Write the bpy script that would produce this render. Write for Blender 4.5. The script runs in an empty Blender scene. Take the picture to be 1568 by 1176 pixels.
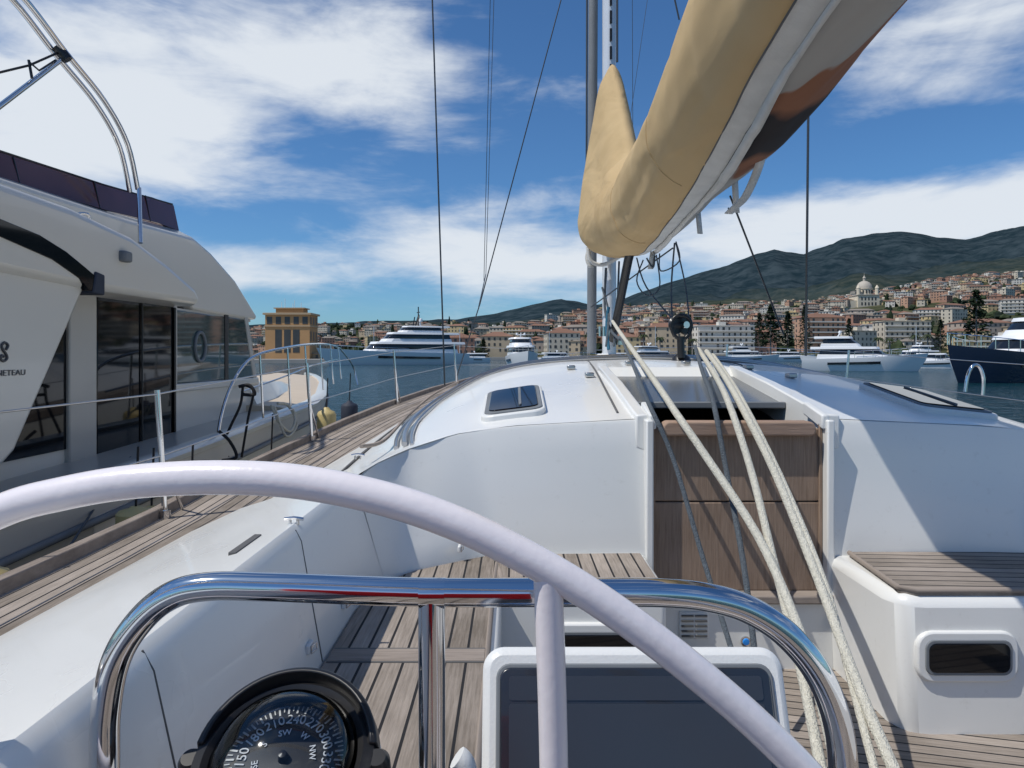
import bpy, bmesh, math, random
import numpy as np
from mathutils import Vector, Matrix, noise
random.seed(7); rng=np.random.RandomState(11)
H=1.85            # eye height over the water; z below is relative to eye level
F=1085.0
def sp(px,py,d):  # image pixel coordinates unprojected to an estimated depth d -> metres
    return ((px-784)*d/F, d, (545-py)*d/F)
scene=bpy.context.scene
col=scene.collection
# ------------------------------------------------------------------ materials
def newmat(name):
    m=bpy.data.materials.new(name); m.use_nodes=True
    nt=m.node_tree; b=nt.nodes['Principled BSDF']; return m,nt,b
def N(nt,t,**k):
    n=nt.nodes.new(t)
    for a,v in k.items(): setattr(n,a,v)
    return n
def mat(name,c,rough=0.5,metal=0.0,var=0.12,scale=6.0,bump=0.0,bscale=60.0,coat=0.0,spec=None,coord='Object',rvar=0.0,grime=0.0):
    m,nt,b=newmat(name)
    tc=N(nt,'ShaderNodeTexCoord'); no=N(nt,'ShaderNodeTexNoise'); no.inputs['Scale'].default_value=scale; no.inputs['Detail'].default_value=3
    nt.links.new(tc.outputs[coord],no.inputs['Vector'])
    mx=N(nt,'ShaderNodeMix',data_type='RGBA')
    mx.inputs[6].default_value=(*[x*(1-var) for x in c],1); mx.inputs[7].default_value=(*[min(1,x*(1+var)) for x in c],1)
    nt.links.new(no.outputs['Fac'],mx.inputs[0]); outc=mx.outputs[2]
    if grime:
        g=N(nt,'ShaderNodeTexNoise'); g.inputs['Scale'].default_value=30; g.inputs['Detail'].default_value=4; g.inputs['Roughness'].default_value=.7; nt.links.new(tc.outputs[coord],g.inputs['Vector'])
        gr_=N(nt,'ShaderNodeMapRange'); gr_.inputs[1].default_value=.60; gr_.inputs[2].default_value=.78; gr_.inputs[4].default_value=grime; nt.links.new(g.outputs['Fac'],gr_.inputs[0])
        gm=N(nt,'ShaderNodeMix',data_type='RGBA'); nt.links.new(gr_.outputs[0],gm.inputs[0]); nt.links.new(outc,gm.inputs[6]); gm.inputs[7].default_value=(.30,.27,.22,1); outc=gm.outputs[2]
    nt.links.new(outc,b.inputs['Base Color'])
    b.inputs['Roughness'].default_value=rough; b.inputs['Metallic'].default_value=metal
    if rvar:
        mr=N(nt,'ShaderNodeMapRange'); mr.inputs[3].default_value=rough-rvar; mr.inputs[4].default_value=rough+rvar
        nt.links.new(no.outputs['Fac'],mr.inputs[0]); nt.links.new(mr.outputs[0],b.inputs['Roughness'])
    if coat: b.inputs['Coat Weight'].default_value=coat
    if spec is not None: b.inputs['Specular IOR Level'].default_value=spec
    if bump:
        n2=N(nt,'ShaderNodeTexNoise'); n2.inputs['Scale'].default_value=bscale; n2.inputs['Detail'].default_value=2
        nt.links.new(tc.outputs[coord],n2.inputs['Vector'])
        bp=N(nt,'ShaderNodeBump'); bp.inputs['Strength'].default_value=bump; bp.inputs['Distance'].default_value=0.01
        nt.links.new(n2.outputs['Fac'],bp.inputs['Height']); nt.links.new(bp.outputs[0],b.inputs['Normal'])
    return m
def teak(name,c1,c2,pw=0.045,caulk=0.13):
    m,nt,b=newmat(name)
    tc=N(nt,'ShaderNodeTexCoord'); s=N(nt,'ShaderNodeSeparateXYZ'); nt.links.new(tc.outputs['UV'],s.inputs[0])
    d=N(nt,'ShaderNodeMath',operation='DIVIDE'); d.inputs[1].default_value=pw; nt.links.new(s.outputs[0],d.inputs[0])
    fr=N(nt,'ShaderNodeMath',operation='FRACT'); nt.links.new(d.outputs[0],fr.inputs[0])
    fl=N(nt,'ShaderNodeMath',operation='FLOOR'); nt.links.new(d.outputs[0],fl.inputs[0])
    lt=N(nt,'ShaderNodeMath',operation='LESS_THAN'); lt.inputs[1].default_value=caulk; nt.links.new(fr.outputs[0],lt.inputs[0])
    wn=N(nt,'ShaderNodeTexWhiteNoise',noise_dimensions='1D'); nt.links.new(fl.outputs[0],wn.inputs['W'])
    mp=N(nt,'ShaderNodeMapping'); mp.inputs['Scale'].default_value=(150,8,1); nt.links.new(tc.outputs['UV'],mp.inputs[0])
    g=N(nt,'ShaderNodeTexNoise'); g.inputs['Scale'].default_value=1; g.inputs['Detail'].default_value=5; g.inputs['Roughness'].default_value=.68; nt.links.new(mp.outputs[0],g.inputs['Vector'])
    g2=N(nt,'ShaderNodeTexNoise'); g2.inputs['Scale'].default_value=5; g2.inputs['Detail'].default_value=4; nt.links.new(tc.outputs['UV'],g2.inputs['Vector'])
    ad=N(nt,'ShaderNodeMath',operation='ADD'); nt.links.new(g.outputs['Fac'],ad.inputs[0])
    ml=N(nt,'ShaderNodeMath',operation='MULTIPLY'); ml.inputs[1].default_value=0.38; nt.links.new(wn.outputs['Value'],ml.inputs[0]); nt.links.new(ml.outputs[0],ad.inputs[1])
    ad2=N(nt,'ShaderNodeMath',operation='ADD'); nt.links.new(ad.outputs[0],ad2.inputs[0])
    ml2=N(nt,'ShaderNodeMath',operation='MULTIPLY'); ml2.inputs[1].default_value=0.6; nt.links.new(g2.outputs['Fac'],ml2.inputs[0]); nt.links.new(ml2.outputs[0],ad2.inputs[1])
    mr=N(nt,'ShaderNodeMapRange'); mr.inputs[1].default_value=.64; mr.inputs[2].default_value=1.36; nt.links.new(ad2.outputs[0],mr.inputs[0])
    mx=N(nt,'ShaderNodeMix',data_type='RGBA'); mx.inputs[6].default_value=(*c1,1); mx.inputs[7].default_value=(*c2,1); nt.links.new(mr.outputs[0],mx.inputs[0])
    m2=N(nt,'ShaderNodeMix',data_type='RGBA'); m2.inputs[7].default_value=(.02,.02,.022,1); nt.links.new(mx.outputs[2],m2.inputs[6]); nt.links.new(lt.outputs[0],m2.inputs[0])
    nt.links.new(m2.outputs[2],b.inputs['Base Color']); b.inputs['Roughness'].default_value=.8; b.inputs['Specular IOR Level'].default_value=.25
    sb=N(nt,'ShaderNodeMath',operation='SUBTRACT'); nt.links.new(g.outputs['Fac'],sb.inputs[0]); nt.links.new(lt.outputs[0],sb.inputs[1])
    bp=N(nt,'ShaderNodeBump'); bp.inputs['Strength'].default_value=.6; bp.inputs['Distance'].default_value=.003
    nt.links.new(sb.outputs[0],bp.inputs['Height']); nt.links.new(bp.outputs[0],b.inputs['Normal'])
    return m
M={}
M['gel']=mat('white_gelcoat',(.73,.735,.715),.3,var=.04,scale=2.5,coat=.3,rvar=.08,grime=.15)
M['gel2']=mat('white_plastic',(.69,.70,.69),.4,var=.03,scale=9,bump=.08,bscale=300,grime=.1)
M['cream']=mat('cream_gelcoat',(.66,.63,.565),.28,var=.03,scale=1.5,coat=.3)
M['cream2']=mat('grey_beige_hull',(.46,.44,.40),.35,var=.05,scale=1.2,coat=.15)
M['wheel']=mat('wheel_white_enamel',(.82,.765,.77),.25,var=.05,scale=30,coat=.5,bump=.05,bscale=90,grime=.12)
M['steel']=mat('stainless_steel',(.66,.66,.67),.07,1.0,var=.05,scale=20,rvar=.03)
M['steel2']=mat('weathered_steel',(.5,.5,.5),.3,1.0,var=.1,scale=20)
M['black']=mat('black_plastic',(.012,.012,.013),.35,var=.2,scale=20)
M['blackglass']=mat('black_glass',(.005,.006,.008),.04,var=.1,spec=.34)
M['tintglass']=mat('tinted_window',(.06,.09,.09),.04,var=.6,scale=2.2,coat=.8)
M['purple']=mat('purple_acrylic',(.10,.045,.06),.1,var=.4,scale=2,spec=.3)
M['greyac']=mat('smoked_acrylic',(.10,.11,.12),.2,var=.1,scale=3)
M['teak']=teak('weathered_teak_deck',(.155,.13,.105),(.41,.355,.31))
M['teakw']=teak('teak_plain',(.17,.14,.12),(.40,.345,.30),pw=50,caulk=0)
M['board']=teak('varnish_worn_washboard',(.15,.10,.068),(.37,.275,.21),pw=50,caulk=0)
M['handle']=teak('light_teak_handle',(.28,.19,.14),(.46,.33,.25),pw=50,caulk=0)
M['rope']=mat('white_rope',(.64,.62,.53),.9,var=.3,scale=110,bump=.9,bscale=260)
M['roped']=mat('grey_rope',(.09,.11,.13),.9,var=.5,scale=120,bump=.8,bscale=260)
M['ropek']=mat('black_rope',(.012,.012,.014),.8,var=.3,scale=80)
M['wire']=mat('rigging_wire',(.06,.065,.07),.4,.6,var=.2,scale=50)
M['mast']=mat('silver_mast',(.66,.68,.70),.3,.2,var=.05)
M['greyp']=mat('grey_canvas_roll',(.16,.175,.19),.7,var=.2,scale=8)
M['webw']=mat('white_webbing',(.60,.60,.58),.8,var=.2,scale=9,bump=.3,bscale=120)
M['dark']=mat('dark_shade_fill',(.012,.01,.012),.9,var=.3)  # near-black colour that stands in for shade inside the cabin
M['red']=mat('red_fabric',(.75,.01,.015),.8,var=.1)
M['yel']=mat('yellow_fender',(.50,.40,.18),.5,var=.15,scale=6)
M['navy']=mat('navy_fender',(.02,.028,.05),.7,var=.2,scale=20)
M['orange']=mat('orange_float',(.75,.12,.02),.5)
M['white']=mat('white_paint',(.78,.78,.77),.35,var=.03)
M['ink']=mat('white_ink',(.8,.8,.78),.6,var=.01)
M['inkd']=mat('dark_lettering',(.07,.07,.075),.5,var=.01)
M['screen']=mat('plotter_screen',(.02,.023,.03),.25,var=.15,scale=3,coat=.6)
M['screen2']=mat('plotter_panel',(.035,.042,.056),.3,var=.1,scale=3)
M['blue']=mat('blue_button',(.02,.25,.75),.3)
M['navyhull']=mat('navy_hull',(.012,.02,.05),.12,var=.1,coat=.6)
M['seam']=mat('dark_seam',(.10,.10,.10),.8)
M['conc']=mat('quay_concrete',(.34,.32,.29),.85,var=.2,scale=.2)
def canvas():
    m,nt,b=newmat('tan_sail_cover'); out=nt.nodes['Material Output']
    tc=N(nt,'ShaderNodeTexCoord'); n=N(nt,'ShaderNodeTexNoise'); n.inputs['Scale'].default_value=2.5; n.inputs['Detail'].default_value=5; nt.links.new(tc.outputs['Object'],n.inputs['Vector'])
    mx=N(nt,'ShaderNodeMix',data_type='RGBA'); mx.inputs[6].default_value=(.56,.395,.20,1); mx.inputs[7].default_value=(.68,.51,.285,1)
    nt.links.new(n.outputs['Fac'],mx.inputs[0]); nt.links.new(mx.outputs[2],b.inputs['Base Color']); b.inputs['Roughness'].default_value=.8; b.inputs['Specular IOR Level'].default_value=.2
    n2=N(nt,'ShaderNodeTexNoise'); n2.inputs['Scale'].default_value=1.7; n2.inputs['Detail'].default_value=2.5; n2.inputs['Distortion'].default_value=.6
    mp=N(nt,'ShaderNodeMapping'); mp.inputs['Scale'].default_value=(2.6,.7,1.6); nt.links.new(tc.outputs['Object'],mp.inputs[0]); nt.links.new(mp.outputs[0],n2.inputs['Vector'])
    bp=N(nt,'ShaderNodeBump'); bp.inputs['Strength'].default_value=.65; bp.inputs['Distance'].default_value=.08; nt.links.new(n2.outputs['Fac'],bp.inputs['Height'])
    n3=N(nt,'ShaderNodeTexNoise'); n3.inputs['Scale'].default_value=420; n3.inputs['Detail'].default_value=0; nt.links.new(tc.outputs['Object'],n3.inputs['Vector'])
    bp2=N(nt,'ShaderNodeBump'); bp2.inputs['Strength'].default_value=.12; bp2.inputs['Distance'].default_value=.004; nt.links.new(n3.outputs['Fac'],bp2.inputs['Height']); nt.links.new(bp.outputs[0],bp2.inputs['Normal']); nt.links.new(bp2.outputs[0],b.inputs['Normal'])
    tr=N(nt,'ShaderNodeBsdfTranslucent'); nt.links.new(mx.outputs[2],tr.inputs[0])
    ms=N(nt,'ShaderNodeMixShader'); ms.inputs[0].default_value=.22
    nt.links.new(b.outputs[0],ms.inputs[1]); nt.links.new(tr.outputs[0],ms.inputs[2]); nt.links.new(ms.outputs[0],out.inputs[0])
    return m
M['tan']=canvas()
def underside():
    # folded sailcloth seen through the open bottom of the cover: grey cloth, brown lining, one dark gap
    m,nt,b=newmat('open_cover_underside'); tc=N(nt,'ShaderNodeTexCoord')
    mp=N(nt,'ShaderNodeMapping'); mp.inputs['Scale'].default_value=(5,1.1,4); nt.links.new(tc.outputs['Object'],mp.inputs[0])
    n=N(nt,'ShaderNodeTexNoise'); n.inputs['Scale'].default_value=1.0; n.inputs['Detail'].default_value=2; n.inputs['Distortion'].default_value=.4; nt.links.new(mp.outputs[0],n.inputs['Vector'])
    r=N(nt,'ShaderNodeValToRGB'); e=r.color_ramp.elements; e[0].position=.40; e[0].color=(.36,.35,.33,1); e[1].position=.56; e[1].color=(.24,.10,.05,1)
    x=e.new(.53); x.color=(.33,.32,.30,1); nt.links.new(n.outputs['Fac'],r.inputs[0])
    s=N(nt,'ShaderNodeSeparateXYZ'); nt.links.new(tc.outputs['Object'],s.inputs[0])
    a=N(nt,'ShaderNodeMath',operation='SUBTRACT'); nt.links.new(s.outputs[1],a.inputs[0]); a.inputs[1].default_value=2.35
    q=N(nt,'ShaderNodeMath',operation='ABSOLUTE'); nt.links.new(a.outputs[0],q.inputs[0])
    ns=N(nt,'ShaderNodeMath',operation='MULTIPLY_ADD'); nt.links.new(n.outputs['Fac'],ns.inputs[0]); ns.inputs[1].default_value=.5; nt.links.new(q.outputs[0],ns.inputs[2])
    mr=N(nt,'ShaderNodeMapRange'); mr.inputs[1].default_value=.50; mr.inputs[2].default_value=.58; mr.inputs[3].default_value=1; mr.inputs[4].default_value=0; nt.links.new(ns.outputs[0],mr.inputs[0])
    mx=N(nt,'ShaderNodeMix',data_type='RGBA'); nt.links.new(mr.outputs[0],mx.inputs[0]); nt.links.new(r.outputs[0],mx.inputs[6]); mx.inputs[7].default_value=(.014,.010,.012,1)
    nt.links.new(mx.outputs[2],b.inputs['Base Color']); b.inputs['Roughness'].default_value=.9
    bp=N(nt,'ShaderNodeBump'); bp.inputs['Strength'].default_value=.8; bp.inputs['Distance'].default_value=.05; nt.links.new(n.outputs['Fac'],bp.inputs['Height']); nt.links.new(bp.outputs[0],b.inputs['Normal'])
    return m
M['under']=underside()
def domeglass():
    m,nt,b=newmat('compass_glass'); out=nt.nodes['Material Output']
    t=N(nt,'ShaderNodeBsdfTransparent'); t.inputs[0].default_value=(.8,.83,.86,1); g=N(nt,'ShaderNodeBsdfGlossy'); g.inputs['Roughness'].default_value=.05
    f=N(nt,'ShaderNodeFresnel'); f.inputs[0].default_value=1.6; ms=N(nt,'ShaderNodeMixShader')
    nt.links.new(f.outputs[0],ms.inputs[0]); nt.links.new(t.outputs[0],ms.inputs[1]); nt.links.new(g.outputs[0],ms.inputs[2]); nt.links.new(ms.outputs[0],out.inputs[0])
    return m
M['glass']=domeglass()
# ------------------------------------------------------------------ mesh helpers
def empty(name,loc=(0,0,0),rot=None,parent=None):
    e=bpy.data.objects.new(name,None); col.objects.link(e); e.location=loc
    if rot: e.rotation_euler=rot
    if parent: e.parent=parent
    e.empty_display_size=.2
    return e
def mk(name,verts,faces,mats,parent=None,smooth=True,midx=None,bevel=0,uv=None,local=False,ang=38,fix=True,seg=2):
    me=bpy.data.meshes.new(name)
    dz=0 if local else H
    me.from_pydata([(v[0],v[1],v[2]+dz) for v in verts],[],[tuple(f) for f in faces])
    if not isinstance(mats,(list,tuple)): mats=[mats]
    for m in mats: me.materials.append(m)
    if midx is not None: me.polygons.foreach_set('material_index',np.array(midx,dtype=np.int32))
    if uv:
        l=me.uv_layers.new(name='UVMap')
        for lp in me.loops:
            v=verts[lp.vertex_index]; l.data[lp.index].uv=uv(v) if callable(uv) else uv[lp.vertex_index]
    if fix:
        bm=bmesh.new(); bm.from_mesh(me); bmesh.ops.recalc_face_normals(bm,faces=bm.faces); bm.to_mesh(me); bm.free()
    if smooth:
        me.polygons.foreach_set('use_smooth',[True]*len(me.polygons)); me.set_sharp_from_angle(angle=math.radians(ang))
    me.update()
    o=bpy.data.objects.new(name,me); col.objects.link(o)
    if parent: o.parent=parent
    if bevel:
        md=o.modifiers.new('b','BEVEL'); md.width=bevel; md.segments=seg; md.limit_method='ANGLE'; md.angle_limit=math.radians(30)
    return o
BF=[(0,3,2,1),(4,5,6,7),(0,1,5,4),(1,2,6,5),(2,3,7,6),(3,0,4,7)]
def bv(x0,x1,y0,y1,z0,z1): return [(x0,y0,z0),(x1,y0,z0),(x1,y1,z0),(x0,y1,z0),(x0,y0,z1),(x1,y0,z1),(x1,y1,z1),(x0,y1,z1)]
def box(name,x0,x1,y0,y1,z0,z1,m,parent=None,bevel=.01,local=False,uv=None,seg=2):
    return mk(name,bv(x0,x1,y0,y1,z0,z1),BF,m,parent,bevel=bevel,local=local,uv=uv,seg=seg)
def cr(pts,n=6,closed=False):
    P=[Vector(p) for p in pts]; out=[]; L=len(P)
    if L<3 and not closed: return P
    rngi=range(L) if closed else range(L-1)
    for i in rngi:
        if closed: a,b,c,d=P[(i-1)%L],P[i],P[(i+1)%L],P[(i+2)%L]
        else: a,b,c,d=P[max(i-1,0)],P[i],P[i+1],P[min(i+2,L-1)]
        for k in range(n):
            t=k/n; out.append(.5*((2*b)+(c-a)*t+(2*a-5*b+4*c-d)*t*t+(3*b-a-3*c+d)*t**3))
    if not closed: out.append(P[-1])
    return out
def tubegeo(pts,r,n=10,closed=False,base=0):
    P=[Vector(p) for p in pts]; L=len(P); V=[];Fc=[]
    T=[]
    for i in range(L):
        a=P[(i-1)%L] if closed else P[max(i-1,0)]; b=P[(i+1)%L] if closed else P[min(i+1,L-1)]
        T.append((b-a).normalized())
    u=T[0].orthogonal().normalized()
    for i in range(L):
        u=(u-T[i]*u.dot(T[i])).normalized(); w=T[i].cross(u)
        rr=r[i] if hasattr(r,'__len__') else r
        for k in range(n):
            a=2*math.pi*k/n; V.append(tuple(P[i]+(u*math.cos(a)+w*math.sin(a))*rr))
    for i in range(L if closed else L-1):
        j=(i+1)%L
        for k in range(n):
            k2=(k+1)%n; Fc.append((base+i*n+k,base+i*n+k2,base+j*n+k2,base+j*n+k))
    if not closed:
        Fc.append(tuple(base+k for k in range(n))[::-1]); Fc.append(tuple(base+(L-1)*n+k for k in range(n)))
    return V,Fc
def tube(name,pts,r,m,parent=None,closed=False,n=10,sm=6,local=False):
    P=cr(pts,sm,closed) if sm>1 else [Vector(p) for p in pts]
    V,Fc=tubegeo(P,r,n,closed)
    return mk(name,V,Fc,m,parent,ang=60,local=local,fix=not closed)
def tubes(name,lst,m,parent=None,n=8,sm=5,local=False):
    V=[];Fc=[]
    for pts,r in lst:
        P=cr(pts,sm) if sm>1 else [Vector(p) for p in pts]
        v,f=tubegeo(P,r,n,False,len(V)); V+=v;Fc+=f
    return mk(name,V,Fc,m,parent,ang=60,local=local)
def loft(name,rings,m,parent=None,caps=True,closed=True,midx=None,bevel=0,uv=None,local=False,ang=38,mats=None,fix=True):
    n=len(rings[0]); V=[v for r in rings for v in r]; Fc=[];mi=[]
    for i in range(len(rings)-1):
        for k in range(n if closed else n-1):
            k2=(k+1)%n; Fc.append((i*n+k,i*n+k2,(i+1)*n+k2,(i+1)*n+k)); mi.append(midx[k] if midx else 0)
    if caps and closed:
        Fc.append(tuple(range(n))[::-1]); Fc.append(tuple((len(rings)-1)*n+k for k in range(n))); mi+=[0,0]
    return mk(name,V,Fc,mats or m,parent,midx=mi,bevel=bevel,uv=uv,local=local,ang=ang,fix=fix)
def lathe(name,prof,c,m,parent=None,n=24,local=False,ang=40):
    rings=[]
    for r,z in prof: rings.append([(c[0]+max(r,.0004)*math.cos(2*math.pi*k/n),c[1]+max(r,.0004)*math.sin(2*math.pi*k/n),c[2]+z) for k in range(n)])
    return loft(name,rings,m,parent,local=local,ang=ang)
def rrect(x0,x1,y0,y1,r,n=5):
    out=[]
    for cx,cy,a0 in ((x1-r,y1-r,0),(x0+r,y1-r,90),(x0+r,y0+r,180),(x1-r,y0+r,270)):
        for k in range(n+1):
            a=math.radians(a0+90*k/n); out.append((cx+r*math.cos(a),cy+r*math.sin(a)))
    return out
def slab(name,outline,f0,f1,m,parent=None,bevel=0,uv=None,local=False):
    return loft(name,[[f0(a,b) for a,b in outline],[f1(a,b) for a,b in outline]],m,parent,bevel=bevel,uv=uv,local=local)
def text(name,s,size,m,parent,mw,ext=.0005):
    cu=bpy.data.curves.new(name,'FONT'); cu.body=s; cu.size=size; cu.extrude=ext; cu.align_x='CENTER'; cu.align_y='CENTER'; cu.resolution_u=3
    o=bpy.data.objects.new(name+'_t',cu); col.objects.link(o); dg=bpy.context.evaluated_depsgraph_get(); dg.update()
    me=bpy.data.meshes.new_from_object(o.evaluated_get(dg)); bpy.data.objects.remove(o)
    me.materials.clear(); me.materials.append(m)
    o=bpy.data.objects.new(name,me); col.objects.link(o); o.parent=parent; o.matrix_local=mw
    return o
# ================================================================== OUR SAILBOAT
boat=empty('sailboat')
XC=.77; KS=1.25
DS=[-1.2,0,1,2.1,2.6,3,3.5,4,5,6,7.5,9,10.5,12,13]
def xout(d): return float(np.interp(d,[-1.5,0,3,4.5,6,7.5,9,10.5,12,13],[-1.2,-1.3,-1.32,-1.25,-1.08,-.85,-.5,-.02,.48,.74]))
def xin(d):  return float(np.interp(d,[-1.5,2.5,4,6,7.5,9,10.5],[-1.0,-1.0,-.87,-.72,-.5,-.15,.2]))
def zdk(d):  return float(np.interp(d,[-1.5,2.5,4,6,9,13],[-.6,-.6,-.53,-.43,-.3,-.15]))
def zc(d):   return float(np.interp(d,[2.4,2.47,3,3.5,4,5,7,9,10.5],[-.225,-.212,-.125,-.062,-.025,-.01,-.02,-.1,-.2]))
fs=np.linspace(0,1,101); fv=np.interp(fs,[0,.3,.45,.55,.64,.75,.85,.95,1],[0,.03,.09,.17,.3,.5,.7,.9,1.0]); fv=np.convolve(np.pad(fv,4,mode='edge'),np.ones(9)/9,'valid')
def mirx(x):
    return 1.075+(.465-x)*KS if x<.465 else 2*XC-x
def imir(x):
    return x if x<=XC else (.465-(x-1.075)/KS if x>1.075 else 2*XC-x)
def mir(v): return (mirx(v[0]),v[1],v[2])
def zroof(x,d):
    x=imir(x); w=XC-xin(d); s=min(1,abs(x-XC)/w); return zc(d)-(zc(d)-zdk(d))*float(np.interp(s,fs,fv))
TPX=[-.60,-.47,-.44,-.36,-.2,0,.465]; TPY=[2.1,2.1,2.25,2.4,2.465,2.47,2.45]; TPZ=[-.385,-.36,-.345,-.318,-.272,-.243,-.215]
def roofpart(side):
    nx=36; rows=[]; Ds=[None,2.62,2.8,3,3.2,3.4,3.5]
    for r,d in enumerate(Ds):
        row=[]
        for j in range(nx+1):
            t=j/nx
            if d is None:
                x=-1+ (1.465)*t
                if x<-.47: y=2.1; z=float(np.interp(x,[-1,-.95,-.8,-.55,-.47],[-.6,-.52,-.45,-.385,-.36]))
                else: y=float(np.interp(x,TPX,TPY)); z=float(np.interp(x,TPX,TPZ))
            else:
                x=xin(d)+(.465-xin(d))*t; y=d; z=zroof(x,d)
            row.append((x,y,z))
        rows.append(row)
    if side: rows=[[mir(v) for v in r] for r in rows]
    return loft('coachroof_side',rows,M['gel'],boat,closed=False,caps=False,ang=50)
roofpart(0); roofpart(1)
rows=[]
for d in [3.5,3.7,4,4.4,5,6,7.5,9,10.4]:
    xs=[xin(d)+(XC-xin(d))*j/40 for j in range(41)]
    rows.append([(x,d,zroof(x,d)) for x in xs]+[mir((x,d,zroof(x,d))) for x in xs[:-1][::-1]])
loft('coachroof_forward',rows,M['gel'],boat,closed=False,caps=False,ang=60)
prof=[(-1.0,-.6),(-.985,-.555),(-.95,-.52),(-.8,-.45),(-.65,-.405),(-.55,-.385),(-.5,-.372),(-.478,-.368),(-.466,-.378),(-.455,-.40),(-.41,-.66),(-.41,-.7)]
for s in (0,1):
    rings=[]
    for y in [-1.3,0,.8,1.5,1.84,2.1]:
        pr=list(prof)
        rg=[(x,y,z) for x,z in pr]
        if y==2.1: rg=[(x,y,z) if x<-.42 else (-.38,2.1,z) for x,y,z in rg]
        rings.append([mir(v) for v in rg] if s else rg)
    loft('cockpit_coaming',rings,M['gel'],boat,closed=False,caps=False,ang=50)
    top=cr([(-.466,2.1,-.368),(-.44,2.25,-.345),(-.36,2.4,-.318),(-.2,2.465,-.272),(0,2.47,-.243),(.465,2.45,-.215)],8)
    bot=cr([(-.38,2.1,-.66),(-.34,2.16,-.66),(-.27,2.22,-.66),(-.1,2.36,-.66),(.05,2.39,-.66),(.465,2.4,-.66)],8)
    rings=[]
    for a,b in zip(top,bot):
        c=Vector((XC,1.2,-.4)); o=(c-a); o.z=0; o.normalize()
        ring=[tuple(a+Vector((0,.01,0))),tuple(a+o*.006+Vector((0,0,-.004))),tuple(a+o*.012+Vector((0,0,-.018)))]
        a2=a+o*.012+Vector((0,0,-.018))
        for k in range(1,6): ring.append(tuple(a2.lerp(b,k/5)))
        ring.append((b.x,b.y,-.72))
        rings.append([mir(v) for v in ring] if s else ring)
    loft('cabin_bulkhead',rings,M['gel'],boat,closed=False,caps=False,ang=50)
for s in (0,1):
    f=mir if s else (lambda v:v)
    loft('hull_side',[[f((xout(d),d,zdk(d)-.0)),f((xout(d)-.03*(d<9),d,zdk(d)-.25)),f((xout(d)+.06,d,-1.3)),f((xout(d)+.25,d,-1.9))] for d in DS],M['gel'],boat,closed=False,caps=False,ang=60)
    V=[];U=[]
    for d in DS:
        for k in range(9):
            t=k/8; x=(xout(d)+.02)+(xin(d)+.012-xout(d)-.02)*t; V.append(f((x,d,zdk(d)+.0))); U.append((x-xout(d)-.0,d))
    Fc=[(i*9+k,i*9+k+1,(i+1)*9+k+1,(i+1)*9+k) for i in range(len(DS)-1) for k in range(8)]
    mk('side_deck_teak',V,Fc,M['teak'],boat,uv=U)
    loft('toe_rail',[[f((xout(d)-.012,d,zdk(d)-.03)),f((xout(d)-.012,d,zdk(d)+.035)),f((xout(d)+.025,d,zdk(d)+.035)),f((xout(d)+.03,d,zdk(d)-.01))] for d in DS],M['teakw'],boat,bevel=.004,uv=lambda v:(v[0],v[1]))
rows=[]
for d in (8.8,9,10.5,12,13):
    rows.append([(xout(d)+.02,d,zdk(d)-.02),(XC,d,zdk(d)+.01),mir((xout(d)+.02,d,zdk(d)-.02))])
loft('foredeck',rows,M['gel'],boat,closed=False,caps=False)
box('cockpit_sole',-.06,2.2,-1.3,2.42,-1.12,-1.06,M['teak'],boat,bevel=0,uv=lambda v:(v[1]+v[0]*.25,v[0]))
box('bench_port_base',-.45,-.03,-1.3,2.06,-1.1,-.672,M['gel'],boat,bevel=.02,seg=4)
box('bench_forward_base',-.42,.452,2.062,2.44,-1.1,-.672,M['gel'],boat,bevel=.02,seg=4)
ol=[(-.405,-1.3),(-.055,-1.3),(-.055,2.0),(-.03,2.085),(.0,2.1),(.43,2.1),(.43,2.375),(-.06,2.36),(-.16,2.29),(-.3,2.18),(-.375,2.08),(-.405,1.85)]
slab('bench_port_teak',ol,lambda a,b:(a,b,-.68),lambda a,b:(a,b,-.66),M['teak'],boat,bevel=.003,uv=lambda v:(v[0]+.012,v[1]))
for nm,y0 in (('bench_cross_plank',1.53),):
    box(nm,-.40,-.06,y0,y0+.062,-.665,-.6575,M['teakw'],boat,bevel=.001,uv=lambda v:(v[1],v[0]))
    for yy in (y0-.004,y0+.066): box('bench_cross_caulk',-.40,-.06,yy-.003,yy+.003,-.665,-.6585,M['seam'],boat,bevel=0)
tube('bench_trim_aft',[(a,b,-.664) for a,b in [(-.055,-1.3),(-.055,2.0),(-.03,2.085),(.0,2.1),(.43,2.1)]],.0075,M['teakw'],boat,sm=3,n=6)
box('bench_starboard_base',1.75,2.2,-1.3,1.97,-1.1,-.672,M['gel'],boat,bevel=.02,seg=4)
st=[(1.075,2.44),(1.075,2.06),(1.10,1.995),(1.16,1.985),(2.2,1.985),(2.2,2.44)]
slab('step_starboard_base',st,lambda a,b:(a+.015,b,-1.1),lambda a,b:(a,b,-.676),M['gel'],boat,bevel=.03)
st2=[(1.135,2.385),(1.105,2.03),(1.145,2.005),(2.1,2.005),(2.1,2.30),(1.9,2.36),(1.6,2.385)]
slab('step_starboard_teak',st2,lambda a,b:(a,b,-.68),lambda a,b:(a,b,-.659),M['teak'],boat,bevel=.003,uv=lambda v:(v[1]+.06*v[0]+.01,v[0]))
tube('step_trim',[(a,b,-.662) for a,b in [(1.135,2.385),(1.105,2.03),(1.145,2.005),(2.1,2.005)]],.008,M['teakw'],boat,sm=1,n=6)
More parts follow.
